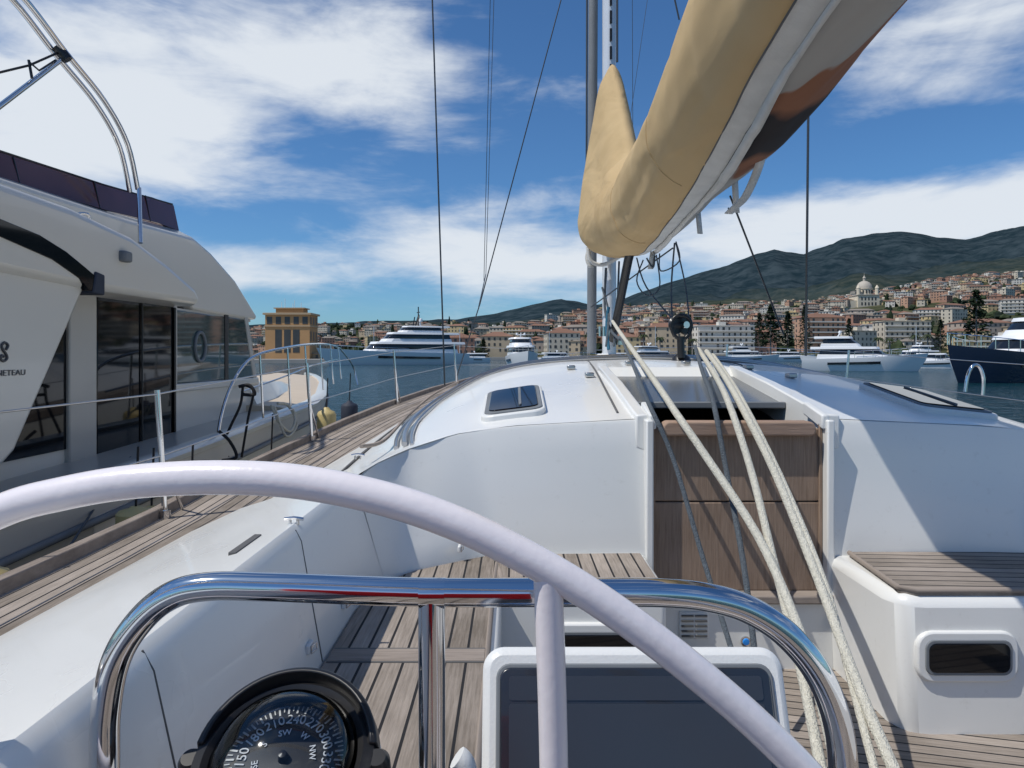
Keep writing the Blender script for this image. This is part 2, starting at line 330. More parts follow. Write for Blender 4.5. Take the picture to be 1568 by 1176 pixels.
def portlight(name,cx,cz,w,h,y,parent):
    e=empty(name,parent=parent)
    slab('frame',rrect(cx-w/2-.03,cx+w/2+.03,cz-h/2-.03,cz+h/2+.03,.045),lambda a,b:(a,y+.01,b),lambda a,b:(a,y-.016,b),M['gel'],e,bevel=.006)
    slab('rim',rrect(cx-w/2-.008,cx+w/2+.008,cz-h/2-.008,cz+h/2+.008,.024),lambda a,b:(a,y-.012,b),lambda a,b:(a,y-.021,b),M['greyp'],e,bevel=.002)
    slab('pane',rrect(cx-w/2,cx+w/2,cz-h/2,cz+h/2,.02),lambda a,b:(a,y-.014,b),lambda a,b:(a,y-.0235,b),M['blackglass'],e,bevel=.002)
portlight('portlight_starboard',1.272,-.84,.225,.082,1.99,boat)
portlight('portlight_port',.245,-.845,.225,.082,2.062,boat)
box('companionway_panel',.45,1.09,2.40,2.44,-1.1,-.815,M['gel'],boat,bevel=.004)
box('companionway_sill',.455,1.085,2.375,2.47,-.835,-.805,M['teakw'],boat,bevel=.006,uv=lambda v:(v[2]+v[1],v[0]))
for x0,x1,nm in ((.452,.478,'jamb_port'),(1.062,1.088,'jamb_starboard')):
    box(nm,x0,x1,2.385,2.5,-.81,-.216,M['gel'],boat,bevel=.006)
for z0,z1,nm in ((-.805,-.502,'washboard_lower'),(-.498,-.25,'washboard_upper')):
    box(nm,.475,1.065,2.43,2.455,z0,z1,M['board'],boat,bevel=.004,uv=lambda v:(v[0],v[2]*.8+v[1]))
ol=rrect(.51,1.03,-.257,-.208,.022)
slab('washboard_handle',ol,lambda a,b:(a,2.456,b-.25*abs(a-.77)**2),lambda a,b:(a,2.395,b-.25*abs(a-.77)**2),M['handle'],boat,bevel=.006,uv=lambda v:(v[2],v[0]))
box('jamb_trim_port',.479,.490,2.42,2.43,-.80,-.23,M['board'],boat,bevel=.002,uv=lambda v:(v[0],v[2]))
box('jamb_trim_starboard',1.05,1.061,2.42,2.43,-.80,-.23,M['board'],boat,bevel=.002,uv=lambda v:(v[0],v[2]))
mk('hatch_slide',[(.47,2.78,-.192),(1.08,2.78,-.192),(1.08,3.5,-.09),(.47,3.5,-.09)],[(0,1,2,3)],M['greyac'],boat)
box('hatch_slide_edge',.475,1.07,2.765,2.79,-.205,-.180,M['greyp'],boat,bevel=.004)
mk('hatch_garage_face',[(.47,3.40,-.12),(1.08,3.40,-.12),(1.08,3.5,-.056),(.47,3.5,-.056)],[(0,1,2,3)],M['gel'],boat)
mk('cabin_interior_shadow',[(.47,2.46,-.9),(1.08,2.46,-.9),(1.08,3.5,-.9),(.47,3.5,-.9),(.47,3.5,-.1),(1.08,3.5,-.1)],[(0,1,2,3),(3,2,5,4)],M['dark'],boat)  # sheets painted near-black as the shade below the open hatch
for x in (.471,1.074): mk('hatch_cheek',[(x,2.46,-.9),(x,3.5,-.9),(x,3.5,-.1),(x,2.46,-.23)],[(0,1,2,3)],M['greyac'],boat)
for s in (0,1):
    f=mir if s else (lambda v:v)
    loft('hatch_rail',[[f((.425,y,zz-.10)),f((.425,y,zz+.012)),f((.468,y,zz+.016)),f((.472,y,zz-.12))] for y,zz in ((2.43,-.215),(2.62,-.187),(3,-.125),(3.5,-.062))],M['gel'],boat,bevel=.006)
    rings=[f((.465,2.4,-.25)),f((.49,2.4,-.25)),f((.49,2.56,-.21)),f((.465,2.56,-.21)),f((.465,2.4,-.2)),f((.49,2.4,-.2)),f((.49,2.56,-.165)),f((.465,2.56,-.165))]
    mk('hatch_rail_end',rings,BF,M['gel2'],boat,bevel=.006)
def roofhatch(name,x0,x1,y0,y1):
    e=empty(name,parent=boat)
    cx=(x0+x1)/2
    def P(dz): return lambda a,b:(a,b,zroof(a,b)+dz)
    slab('frame',rrect(x0,x1,y0,y1,.05),P(-.01),P(.022),M['gel2'],e,bevel=.006)
    slab('gasket',rrect(x0+.012,x1-.012,y0+.02,y1-.02,.04),P(.015),P(.027),M['greyp'],e,bevel=.002)
    slab('pane',rrect(x0+.028,x1-.028,y0+.045,y1-.045,.03),P(.02),P(.031),M['blackglass'],e,bevel=.002)
    slab('handle',rrect(cx+.02,cx+.03,y0+.08,y1-.08,.004),P(.028),P(.034),M['greyp'],e)
roofhatch('roof_hatch_port',-.115,.125,2.58,3.06)
roofhatch('roof_hatch_starboard',1.52,1.82,2.62,3.14)
def overroof(off,y0,dz):
    pts=[]
    for x,y in [(-.38-off,2.5+y0),(-.42-off,2.8+y0),(-.43-off,3.2+y0),(-.36-off,3.7+y0),(-.15-off,4.1+y0),(.2,4.25+y0),(.77,4.3+y0),(1.4,4.27+y0),(2.0+off,4.1+y0),(2.35+off,3.6+y0),(2.45+off,3.1+y0)]:
        pts.append((x,y,zroof(x,y)+dz))
    return pts
tubes('sprayhood_frame',[(overroof(0,0,.022),.010),(overroof(.035,.03,.014),.008),(overroof(-.03,-.02,.012),.007)],M['steel2'],boat)
tube('sprayhood_canvas_roll',overroof(.07,.10,.0)[2:9],.016,M['greyp'],boat,n=8)
tube('grab_rail',[(-.50,2.35,-.30),(-.47,2.6,-.31),(-.47,3.2,-.27),(-.43,3.9,-.21),(-.35,4.6,-.17)],.007,M['teakw'],boat,n=6)
def onr(x,y,dz=.004): return (x,y,zroof(x,y)+dz)
tubes('track_lines',[([onr(-.62,2.5),onr(-.60,3.0),onr(-.55,4.0),onr(-.45,5.0),onr(-.3,6)],.006),([onr(.38,2.55),onr(.39,3.0),onr(.41,3.5),onr(.45,4.2)],.0045),([onr(1.2,3.55),onr(1.22,4),onr(1.2,5)],.004)],M['seam'],boat,n=6)
V=[];Fc=[]
for x,y in ((.36,3.3),(.30,3.6),(.62,3.75),(.92,3.75),(1.2,3.6),(1.3,3.3)):
    b=len(V); z=zroof(x,y); V+=bv(x-.02,x+.02,y-.03,y+.03,z,z+.022); Fc+=[tuple(b+k for k in f) for f in BF]
mk('roof_pad_eyes',V,Fc,M['steel2'],boat,bevel=.005)
def cleat(x,y,z,parent,s=1):
    tubes('cleat',[([(x-.03*s,y,z+.018*s),(x,y,z+.022*s),(x+.03*s,y,z+.018*s)],.006*s),([(x-.012*s,y,z),(x-.012*s,y,z+.02*s)],.005*s),([(x+.012*s,y,z),(x+.012*s,y,z+.02*s)],.005*s)],M['steel'],parent,n=6,sm=3)
for x,y,z in ((-.50,2.3,-.335),(-.48,1.56,-.372)): cleat(x,y,z,boat,.7)
def latch(x,y,z):
    e=box('latch',x-.004,x+.006,y-.018,y+.018,z-.010,z+.010,M['gel2'],boat,bevel=.003)
    tubes('latch_ring',[([(x+.008,y-.012,z+.006),(x+.012,y+.012,z+.006),(x+.012,y+.012,z-.008),(x+.008,y-.012,z-.008),(x+.008,y-.012,z+.006)],.0018)],M['steel'],boat,n=6,sm=1)
latch(-.418,1.46,-.60); latch(-.414,1.75,-.61); latch(-.17,2.285,-.62)
tubes('coaming_seams',[([(-.468,1.53,-.376),(-.4555,1.53,-.40),(-.4095,1.53,-.66)],.0018),([(-.470,.9,-.374),(-.4555,.90,-.40),(-.4095,.92,-.66)],.0018)],M['seam'],boat,n=5,sm=1)
box('hinge',-.545,-.53,1.36,1.50,-.386,-.377,M['seam'],boat,bevel=.001)
box('vent_plate',.565,.665,2.392,2.402,-.955,-.865,M['gel2'],boat,bevel=.003)
V=[];Fc=[]
for i in range(5):
    for j in range(2):
        b=len(V); V+=bv(.572+j*.046,.612+j*.046,2.386,2.394,-.948+i*.017,-.942+i*.017); Fc+=[tuple(b+k for k in f) for f in BF]
mk('vent_slots',V,Fc,M['seam'],boat)
o=lathe('engine_button',[(.0,0),(.017,0),(.017,.008),(.0,.009)],(0,0,0),M['steel'],boat,local=True); o.location=(.79,2.40,-.965+H); o.rotation_euler=(math.pi/2,0,0)
o=lathe('engine_button_cap',[(.0,.008),(.012,.008),(.010,.013),(.0,.014)],(0,0,0),M['blue'],boat,local=True); o.location=(.79,2.40,-.965+H); o.rotation_euler=(math.pi/2,0,0)
sta=[]
for d in (-.3,2.6,4.3,6.2,8.2):
    x=xout(d)+.045; z=zdk(d); sta.append((x,d,z))
L=[]
for x,d,z in sta:
    for s in (0,1):
        f=mir if s else (lambda v:v)
        L+=[([f((x,d,z)),f((x-.015,d,z+.25)),f((x-.03,d,z+.47))],.0105),([f((x,d,z)),f((x+.0,d,z+.03))],.02),([f((x+.01,d+.12,z)),f((x-.01,d+.01,z+.2))],.006)]
tubes('stanchions',L,M['steel'],boat,sm=1)
L=[]
for s in (0,1):
    f=mir if s else (lambda v:v)
    for hh in (.455,.23):
        L.append(([f((x-.03*hh/.47,d,z+hh)) for x,d,z in sta]+[f((.4,11,.1+hh-.47))],.0032))
tubes('lifelines',L,M['steel2'],boat,sm=1,n=6)
mx=.885
def oval(x,y,z,a,b,n=20): return [(x+a*math.cos(2*math.pi*k/n),y+b*math.sin(2*math.pi*k/n),z) for k in range(n)]
loft('mast',[oval(mx,6.45,z,.062,.1) for z in (-.06,3,7,14)],M['mast'],boat)
V=[];Fc=[]
zz=.9
while zz<13: b=len(V); V+=bv(mx-.010,mx+.010,6.335,6.356,zz,zz+.11); Fc+=[tuple(b+k for k in f) for f in BF]; zz+=.16
mk('mast_track',V,Fc,M['black'],boat,smooth=False)
lathe('mast_collar',[(.0,0),(.16,0),(.15,.03),(.10,.06),(.0,.06)],(mx,6.45,-.04),M['gel2'],boat)
tube('furled_staysail',[sp(906,540,6.6),sp(907,250,6.6),sp(909,-150,6.6),sp(911,-600,6.6)],.044,M['greyp'],boat,n=12)
tube('boom_vang',[sp(938,520,6.2),sp(962,398,5.5),sp(980,330,5.2)],.035,M['black'],boat,sm=1)
tubes('mast_winches',[([sp(925,515,6.3),sp(925,500,6.3)],.05),([sp(948,528,6.3),sp(948,515,6.3)],.05)],M['steel'],boat,sm=1,n=14)
W=[]
def w(a,b,r=.004): W.append(([a,b],r))
w(sp(660,-60,7),sp(681,590,7),.0085); w(sp(758,-60,9),sp(744,420,9),.004); w(sp(752,-60,8.6),sp(741,430,9),.004)
w(sp(875,-60,7),sp(735,465,7),.006); w(sp(735,465,7),sp(700,575,7),.006); w(sp(744,420,9),sp(733,470,7.5),.006)
w(sp(899,-60,6.9),sp(898,300,6.9),.010); w(sp(968,-60,9),sp(969,200,9),.0035); w(sp(1020,-60,5),sp(1040,30,5),.006)
w(sp(1240,-60,5),sp(1234,545,5),.0085); w(sp(1118,300,3.2),sp(1200,512,3.6),.0045); w(sp(1030,380,5),sp(905,470,6.5),.006)
w(sp(945,-30,6.2),sp(945,95,6.2),.010); w(sp(1000,-60,12),sp(930,420,12),.004)
tubes('rigging_wires',W,M['wire'],boat,sm=1,n=6)
tubes('reefing_lines',[([sp(1033,372,4.6),sp(1028,440,4.7),sp(1030,500,4.5)],.006),([sp(1035,372,4.6),sp(1050,440,4.7),sp(1055,490,4.5)],.005),([sp(975,395,5.5),sp(990,440,5.3),sp(1040,500,4.8)],.006),
   ([sp(1005,390,5),sp(1010,440,5),sp(990,452,5),sp(975,430,5),sp(985,398,5)],.005),([sp(1010,388,5),sp(1012,415,5),sp(1040,400,4.8),sp(1035,370,4.8)],.005),([sp(990,395,5),sp(1000,410,5),sp(1003,392,5)],.006),
   ([sp(1115,318,3.3),sp(1120,325,3.3),sp(1130,320,3.3),sp(1125,308,3.3)],.004)],M['roped'],boat)
tubes('gooseneck_straps',[([sp(900,378,6.3),sp(905,400,6.3),sp(925,405,6.3),sp(950,392,6.2)],.018)],M['webw'],boat)
tubes('halyard_tails',[([sp(928,410,6.2),sp(926,470,6.2),sp(935,505,6.0),sp(950,520,5.6)],.011),([sp(922,440,6.2),sp(932,480,6.1),sp(928,530,5.8)],.009),([sp(948,400,6.2),sp(945,470,6.2),sp(940,530,6.0)],.009)],M['roped'],boat)
tubes('halyard_tails_blue',[([sp(932,470,6.1),sp(929,500,6.1),sp(932,535,6.0)],.014)],mat('teal_rope',(.02,.12,.2),.8),boat)
# ---- sail in its cover on the boom
sc=empty('boom_sail_cover')
SS=[ # D, xc, zbot, ztop, halfw, zwide
 (1.0,.70,.74,1.25,.20,.98),(1.55,.735,.73,1.30,.23,.98),(1.9,.755,.72,1.31,.24,1.0),(2.2,.785,.715,1.30,.25,1.0),(2.6,.81,.71,1.27,.255,.98),(3.0,.83,.71,1.24,.25,.96),(3.4,.84,.71,1.22,.245,.95),(3.9,.84,.70,1.21,.24,.94),
 (4.4,.85,.70,1.21,.235,.93),(4.9,.86,.71,1.30,.24,.95),(5.25,.87,.73,1.5,.25,1.0),(5.6,.88,.77,1.9,.26,1.07),(5.85,.87,.80,2.25,.28,1.12),(6.05,.86,.84,2.5,.30,1.15),(6.2,.85,.90,2.52,.26,1.2),(6.33,.86,1.0,2.4,.14,1.3)]
from_=np.array(SS)
n=72
kbf=lambda d: float(np.interp(d,[1.0,2,3,4,5],[7,5,2.5,0,-3]))
def spt(D,kidx):
    p=[float(np.interp(D,from_[:,0],from_[:,i])) for i in range(1,6)]
    xc,zb,zt,hw,zw=p
    a=-math.pi/2-2*math.pi*kidx/n
    c,s_=math.cos(a),math.sin(a)
    if s_<0: x=hw*(abs(c)**.9)*(1 if c>0 else -1); z=zw+(zw-zb)*s_
    else:
        t=s_; tall=(zt-zw)>.5
        x=hw*c*(1-(.35*t if tall else 0)); z=zw+(zt-zw)*(t**1.25 if tall else t)
    q=noise.noise(Vector((math.cos(a)*1.4,D*1.0,math.sin(a)*1.4+3)))
    crease=math.sin(5*a+D*1.3+2*q)
    wv=.022*q+.007*crease*(.5+.5*math.sin(D*2.2))+.006*noise.noise(Vector((math.cos(a)*3+D*.9,D*1.6,math.sin(a)*3)))
    f=(D*2.1+.3*math.sin(a))%1.0; wv-=.007*math.exp(-((f-.5)/.08)**2)*max(0,min(1,-c+.6))
    if D>4.6: wv+=.009*math.sin(7*a+D*2+3*q)*min(1,(D-4.6)/.6)*(.6+.4*s_)
    return (xc+x+c*wv,D,z+s_*wv)
def sring(D): return [spt(D,k+kbf(D)) for k in range(n)]
Dl=np.concatenate([np.arange(1.0,6.0,.05),[6.02,6.08,6.14,6.2,6.26,6.33]])
rings=[sring(d) for d in Dl]
V=[v for r in rings for v in r]; Fc=[];mi=[]
for i in range(len(rings)-1):
    D=float(Dl[i])
    for k in range(n):
        k2=(k+1)%n; Fc.append((i*n+k,i*n+k2,(i+1)*n+k2,(i+1)*n+k))
        kk=k if k<46 else k-n
        m_=0
        if D<5.25:
            if -3<=kk<0: m_=1
            elif -21<=kk<-3: m_=2
        mi.append(m_)
Fc.append(tuple(range(n))[::-1]); mi.append(2); Fc.append(tuple((len(rings)-1)*n+k for k in range(n))); mi.append(0)
mk('cover',V,Fc,[M['tan'],M['webw'],M['under']],sc,midx=mi,ang=80)
def onring(D,rel,off=.006):
    x,y,z=spt(D,rel+kbf(D)); c=(float(np.interp(D,from_[:,0],from_[:,1])),float(np.interp(D,from_[:,0],from_[:,5])))
    dx,dz=x-c[0],z-c[1]; l=math.hypot(dx,dz); return (x+dx/l*off,y,z+dz/l*off)
V=[];Fc=[]
dd=np.arange(1.2,5.1,.05)
for i,d in enumerate(dd):
    p0=Vector(onring(d,-3.0,.004)); dr=.016+.016*noise.noise(Vector((d*1.7,1,1))); p1=p0+Vector((.022+.010*math.sin(d*3),0,-dr))
    V+=[tuple(p0),tuple(p1)]
    if i: b=len(V)-4; Fc.append((b,b+1,b+3,b+2))
o=mk('cover_flap',V,Fc,M['webw'],sc,ang=80); o.modifiers.new('s','SOLIDIFY').thickness=.004
tubes('cover_stitching',[([onring(d,0.1,.001) for d in np.arange(1.1,5.2,.15)],.003)],M['seam'],sc,n=5,sm=3)
tubes('cover_seams',[([onring(d,k,.001) for k in range(2,34,2)],.0028) for d in (3.05,4.4)],M['tan'],sc,n=5,sm=3)
def strap(pts,wd):
    P=cr(pts,4); V=[];Fc=[]
    for p in P: V+=[(p.x-wd/2,p.y,p.z),(p.x+wd/2,p.y+.01,p.z)]
    for i in range(len(P)-1): Fc.append((2*i,2*i+1,2*i+3,2*i+2))
    return V,Fc
V=[];Fc=[]
for pts,wd in (([sp(1176,200,2.6),sp(1162,255,2.7),sp(1142,300,2.8),sp(1124,318,2.85),sp(1116,326,2.9)],.035),([sp(1125,270,3.1),sp(1128,325,3.2)],.03),([sp(1068,315,3.8),sp(1072,358,3.8)],.03),([sp(1180,190,2.6),sp(1195,150,2.5)],.03),([sp(1000,385,5),sp(996,412,5)],.04),([sp(905,375,6.3),sp(900,395,6.3),sp(905,410,6.3)],.05)):
    v,f=strap(pts,wd); b=len(V); V+=v; Fc+=[tuple(b+k for k in q) for q in f]
o=mk('hanging_straps',V,Fc,M['webw'],sc); o.modifiers.new('s','SOLIDIFY').thickness=.004
# ---- ropes led aft
rp=empty('running_rigging_ropes')
tubes('white_rope',[([sp(938,492,5.6),sp(955,517,4.4),sp(1000,580,2.9),sp(1037,635,2.4),sp(1075,690,2.25),sp(1160,820,2.0),sp(1222,960,1.72),sp(1262,1090,1.45),sp(1300,1260,1.2)],.0125),
  ([sp(1070,535,3.9),sp(1092,570,3.1),sp(1115,615,2.45),sp(1150,720,2.2),sp(1185,860,1.95),sp(1225,1020,1.65),sp(1262,1200,1.35)],.0115),
  ([sp(1082,538,3.9),sp(1105,570,3.1),sp(1130,612,2.5),sp(1185,720,2.2),sp(1250,880,1.9),sp(1318,1060,1.55),sp(1392,1230,1.3)],.0125),
  ([sp(1092,543,3.9),sp(1112,572,3.1),sp(1138,615,2.5),sp(1196,730,2.18),sp(1262,890,1.88),sp(1300,1030,1.62),sp(1345,1200,1.35)],.009)],M['rope'],rp,n=10)
tubes('grey_rope',[([sp(950,515,4.6),sp(972,565,3.0),sp(992,615,2.42),sp(1030,700,2.3),sp(1075,850,2.15),sp(1125,1010,1.95)],.008),
  ([sp(1064,530,3.9),sp(1076,570,3.0),sp(1092,615,2.45),sp(1112,720,2.3),sp(1138,860,2.1),sp(1157,1010,1.95)],.009)],M['roped'],rp,n=8)
bl=empty('mainsheet_block')
for dx in (-.03,.03):
    o=lathe('cheek',[(.0,-.012),(.05,-.012),(.056,0),(.05,.012),(.0,.012)],(0,0,0),M['black'],bl,local=True); c=sp(1042,498,4.2); o.location=(c[0]+dx*1.1,c[1]+dx,c[2]+H); o.rotation_euler=(math.pi/2,0,.5)
o=lathe('sheave_hub',[(.0,-.07),(.02,-.07),(.02,.07),(.0,.07)],(0,0,0),M['steel'],bl,local=True); o.location=(c[0],c[1],c[2]+H); o.rotation_euler=(math.pi/2,0,.3)
tube('becket',[sp(1028,500,4.15),sp(1032,487,4.15),sp(1043,483,4.15),sp(1055,488,4.15),sp(1058,502,4.15),sp(1050,517,4.15),sp(1035,516,4.15)],.012,M['black'],bl,closed=True,n=8)
tube('block_shackle',[sp(1042,515,4.15),sp(1043,548,4.15)],.022,M['black'],bl,sm=1)
lathe('pad_eye',[(0,0),(.06,0),(.05,.03),(.02,.05),(0,.05)],(sp(1043,0,4.2)[0],4.2,-.035),M['black'],bl)
tubes('starboard_hoop',[([sp(1478,600,4.2),sp(1482,575,4.2),sp(1490,560,4.2),sp(1500,562,4.2),sp(1506,580,4.2),sp(1505,605,4.2)],.010)],M['steel'],boat)
# ================================================================== HELM
wh=empty('steering_wheel')
wp=[(0,783),(100,755),(210,737),(340,731),(460,738),(590,764),(700,802),(800,850),(900,908),(1000,978),(1100,1058),(1180,1130),(1260,1215),(1345,1340),(1400,1500),(1390,1700),(1250,1900),(980,2030),(600,2060),(200,1980),(-150,1780),(-330,1500),(-350,1220),(-250,980),(-120,850)]
wpts=[sp(px,py,.62+.00005*(py-731)) for px,py in wp]
tube('rim',wpts,.0150,M['wheel'],wh,closed=True,n=24,sm=8)
hub=sp(850,1560,.66)
tube('spoke_1',[sp(838,880,.627),sp(840,910,.628),sp(848,1176,.64),hub],.0130,M['wheel'],wh,n=20)
for i,(px,py) in enumerate([(-300,1150),(150,1960),(1200,1940),(1400,1480)]):
    tube('spoke_%d'%(i+2),[sp(px,py,.645),hub],.0125,M['wheel'],wh,n=14,sm=1)
lathe('hub',[(0,-.05),(.06,-.05),(.06,.05),(0,.05)],hub,M['steel'],wh)
gr=empty('stainless_guard_rail')
D=.735
gp=[(158,1400),(160,1180),(162,1090),(178,1010),(215,950),(262,912),(320,898),(420,899),(660,907),(900,907),(1020,908),(1090,916),(1150,935),(1208,975),(1255,1035),(1283,1110),(1292,1200),(1295,1400)]
tube('hoop',[sp(a,b,D) for a,b in gp],.0145,M['steel'],gr,n=28,sm=8)
tube('centre_post',[sp(661,915,D),sp(662,1400,D)],.0138,M['steel'],gr,n=28,sm=1)
tube('post_weld',[sp(643,908,D),sp(682,908,D)],.0153,M['steel'],gr,n=28,sm=1)
pod=empty('chart_plotter',loc=(0,0,0))
c=sp(978,1180,.9)
def tilt(a,b,off):
    t=math.radians(22); return (a, c[1]+b*math.sin(t)-off*math.cos(t), c[2]+b*math.cos(t)+off*math.sin(t)*1.0)
x0,x1=sp(737,0,.9)[0],sp(1222,0,.9)[0]; ht=.145
slab('housing',rrect(x0,x1,-.2,ht,.028,7),lambda a,b:tilt(a,b,-.07),lambda a,b:tilt(a,b,.0),M['gel2'],pod,bevel=.01)
slab('bezel',rrect(x0+.018,x1-.018,-.185,ht-.02,.018),lambda a,b:tilt(a,b,-.01),lambda a,b:tilt(a,b,.004),M['greyp'],pod,bevel=.002)
slab('screen',rrect(x0+.023,x1-.023,-.18,ht-.025,.014),lambda a,b:tilt(a,b,-.01),lambda a,b:tilt(a,b,.0065),M['screen'],pod,bevel=.002)
slab('screen_inner',rrect(x0+.035,x1-.035,-.17,ht-.068,.004),lambda a,b:tilt(a,b,0),lambda a,b:tilt(a,b,.0078),M['screen2'],pod)
slab('screen_bar',rrect(x0+.035,x1-.035,ht-.064,ht-.035,.004),lambda a,b:tilt(a,b,0),lambda a,b:tilt(a,b,.0078),M['screen2'],pod)
box('pedestal',-.33,.36,.80,.98,-1.06,-.70,M['gel'],pod,bevel=.03)
box('plotter_support',.0,.2,.93,1.0,-.75,-.55,M['gel'],pod,bevel=.02)
tube('cable_guard',[sp(700,1160,.86),sp(712,1176,.86),sp(720,1250,.86)],.014,M['gel2'],pod)
# compass
cc=sp(437,1172,.75); comp=empty('binnacle_compass',loc=(cc[0],cc[1],cc[2]+H),rot=(math.radians(29),0,0))
comp.scale=(1.04,1.04,1.04)
lathe('white_base',[(0,-.12),(.080,-.12),(.092,-.05),(.096,-.02),(.09,-.008),(0,-.008)],(0,0,0),M['gel2'],comp,local=True,n=48)
lathe('bezel_ring',[(.070,-.012),(.092,-.012),(.094,.004),(.090,.014),(.080,.018),(.074,.014),(.070,.0)],(0,0,0),M['black'],comp,local=True,n=48)
lathe('bowl',[(0,-.03),(.07,-.03),(.071,.004)],(0,0,0),M['black'],comp,local=True,n=48)
ct=.008
lathe('card',[(0,ct+.004),(.0605,ct),(.061,ct-.004),(0,ct-.006)],(0,0,0),M['black'],comp,local=True,n=48)
def zcard(r): return ct+.004-.004*r/.0605+.0012
dm=[]
for k in range(15):
    a=math.pi/2*k/14; dm.append((.0725*math.cos(a),.006+.055*math.sin(a)))
o=lathe('glass_dome',dm,(0,0,0),M['glass'],comp,local=True,n=48,ang=80)
loft('hood',[[(r*math.cos(a),r*math.sin(a),z) for r,z in ((.080,.0),(.096,.0),(.093,.020*math.sin(a)**.5+.010),(.086,.022*math.sin(a)**.5+.011))] for a in [math.radians(8+164*k/28) for k in range(29)]],M['black'],comp,local=True,bevel=.002)
for sx in (-1,1): 
    lathe('knob',[(0,0),(.013,0),(.013,.02),(.009,.026),(0,.026)],(sx*.094,0.0,-.012),M['black'],comp,local=True)
V=[];Fc=[]
for dg in range(0,360,5):
    a=math.radians(90-dg); r0=.0505 if dg%10==0 else .0535; r1=.059; wd=.0006 if dg%10 else .0010
    ca,sa=math.cos(a),math.sin(a); b=len(V)
    zz=zcard
    V+=[(r0*ca-wd*sa,r0*sa+wd*ca,zz(r0)),(r0*ca+wd*sa,r0*sa-wd*ca,zz(r0)),(r1*ca+wd*sa,r1*sa-wd*ca,zz(r1)),(r1*ca-wd*sa,r1*sa+wd*ca,zz(r1))]; Fc.append((b,b+1,b+2,b+3))
mk('ticks',V,Fc,M['ink'],comp,local=True,smooth=False)
for i,s_ in enumerate(['240','270','300','330','N','30','60','90','120','150','180','210']):
    a=math.radians(-30*i-2); r=.0425
    text('num_'+s_,s_,.0140,M['ink'],comp,Matrix.Translation((-r*math.sin(a),r*math.cos(a),zcard(r)))@Matrix.Rotation(a,4,'Z'))
for i,s_ in enumerate(['SW','W','NW','N','NE','E','SE','S']):
    a=math.radians(13-45*i); r=.028
    text('card_'+s_,s_,.009,M['ink'],comp,Matrix.Translation((-r*math.sin(a),r*math.cos(a),zcard(r)))@Matrix.Rotation(a,4,'Z'))
lathe('card_pin',[(0,ct),(.006,ct+.003),(.004,ct+.012),(0,ct+.013)],(0,0,0),M['black'],comp,local=True)
box('red_reflection_block',-.55,.12,-.42,-.30,-.95,-.08,M['red'],None,bevel=.04)  # unseen block, added to give the stainless tubes red reflections
# ================================================================== NEIGHBOUR MOTOR YACHT
ny=empty('motor_yacht_alongside')
XW=-2.4
def yz(name,pts,x0,x1,m,bevel=.01,parent=ny,dx=0):
    return loft(name,[[(x0,y,z) for y,z in pts],[(x1,y,z) for y,z in pts]],m,parent,bevel=bevel)
def nsx(d): return float(np.interp(d,[-4,5,7,8,10,11.5,12.6],[-1.85,-1.85,-1.95,-2.12,-2.62,-3.1,-3.6]))
def nsz(d): return float(np.interp(d,[-4,2,4.7,8,12.6],[-.62,-.6,-.52,-.44,-.32]))
nd=[-4,0,2,3.5,4.7,6,7,8,9,10,11,11.8,12.6]
loft('hull',[[(nsx(d),d,nsz(d)),(nsx(d)+.015,d,nsz(d)-.08),(nsx(d)-.02-.02*max(0,d-5),d,nsz(d)-.5),(nsx(d)-.12-.05*max(0,d-5),d,-1.95),(-3.9,d,-1.95),(-3.9,d,nsz(d)-.1)] for d in nd],M['cream2'],ny,closed=True,ang=50)
loft('sheer_moulding',[[(nsx(d)+.02,d,nsz(d)-.03),(nsx(d)+.03,d,nsz(d)),(nsx(d)-.02,d,nsz(d)+.03),(nsx(d)-.10,d,nsz(d)+.02),(nsx(d)-.10,d,nsz(d)-.03)] for d in nd],M['cream'],ny,ang=60)
tube('rub_rail',[(nsx(d)+.02,d,nsz(d)-.16) for d in nd],.018,M['greyp'],ny,n=8,sm=1)
mk('side_deck',[(nsx(d)-.05,d,-.66) for d in (-4,5,6.5)]+[(-3.9,d,-.66) for d in (6.5,5,-4)],[(0,1,2,3,4,5)],M['cream2'],ny)
loft('foredeck',[[(nsx(d)-.06,d,nsz(d)-.0),(nsx(d)-.3,d,nsz(d)+.03),(-3.9,d,nsz(d)+.06),(-3.9,d,nsz(d)-.3),(nsx(d)-.06,d,nsz(d)-.3)] for d in (6.4,7,8,9,10,11,11.8)],mat('foredeck_beige',(.55,.45,.33),.5),ny)
loft('foredeck_trunk',[[(nsx(d)-.4,d,nsz(d)),(nsx(d)-.5,d,nsz(d)+h),(-3.9,d,nsz(d)+h+.03),(-3.9,d,nsz(d))] for d,h in ((6.5,.22),(7.2,.2),(8.2,.14),(9.2,.05))],M['cream'],ny,ang=50)
yz('cabin_wall_lower',[(1.5,-.68),(6.75,-.68),(6.72,-.22),(1.5,-.22)],XW,-5.2,M['cream'])
yz('cabin_core',[(1.5,-.22),(6.6,-.22),(6.3,.36),(1.5,.36)],XW-.05,-5.2,M['blackglass'],bevel=0)
yz('door_pillar',[(3.80,-.66),(4.05,-.66),(4.05,.40),(3.80,.40)],XW+.03,XW-.04,M['cream2'])
yz('sliding_door',[(4.08,-.66),(5.0,-.66),(5.0,.345),(4.08,.345)],XW+.012,XW-.03,M['blackglass'],bevel=.004)
tubes('door_frame',[([(XW+.02,4.56,-.64),(XW+.02,4.56,.34)],.006),([(XW+.02,5.0,-.64),(XW+.02,5.0,.34)],.01)],M['black'],ny,sm=1,n=6)
yz('side_window',[(5.04,-.2),(5.9,-.2),(5.9,.33),(5.04,.33)],XW+.008,XW-.04,M['tintglass'],bevel=.01)
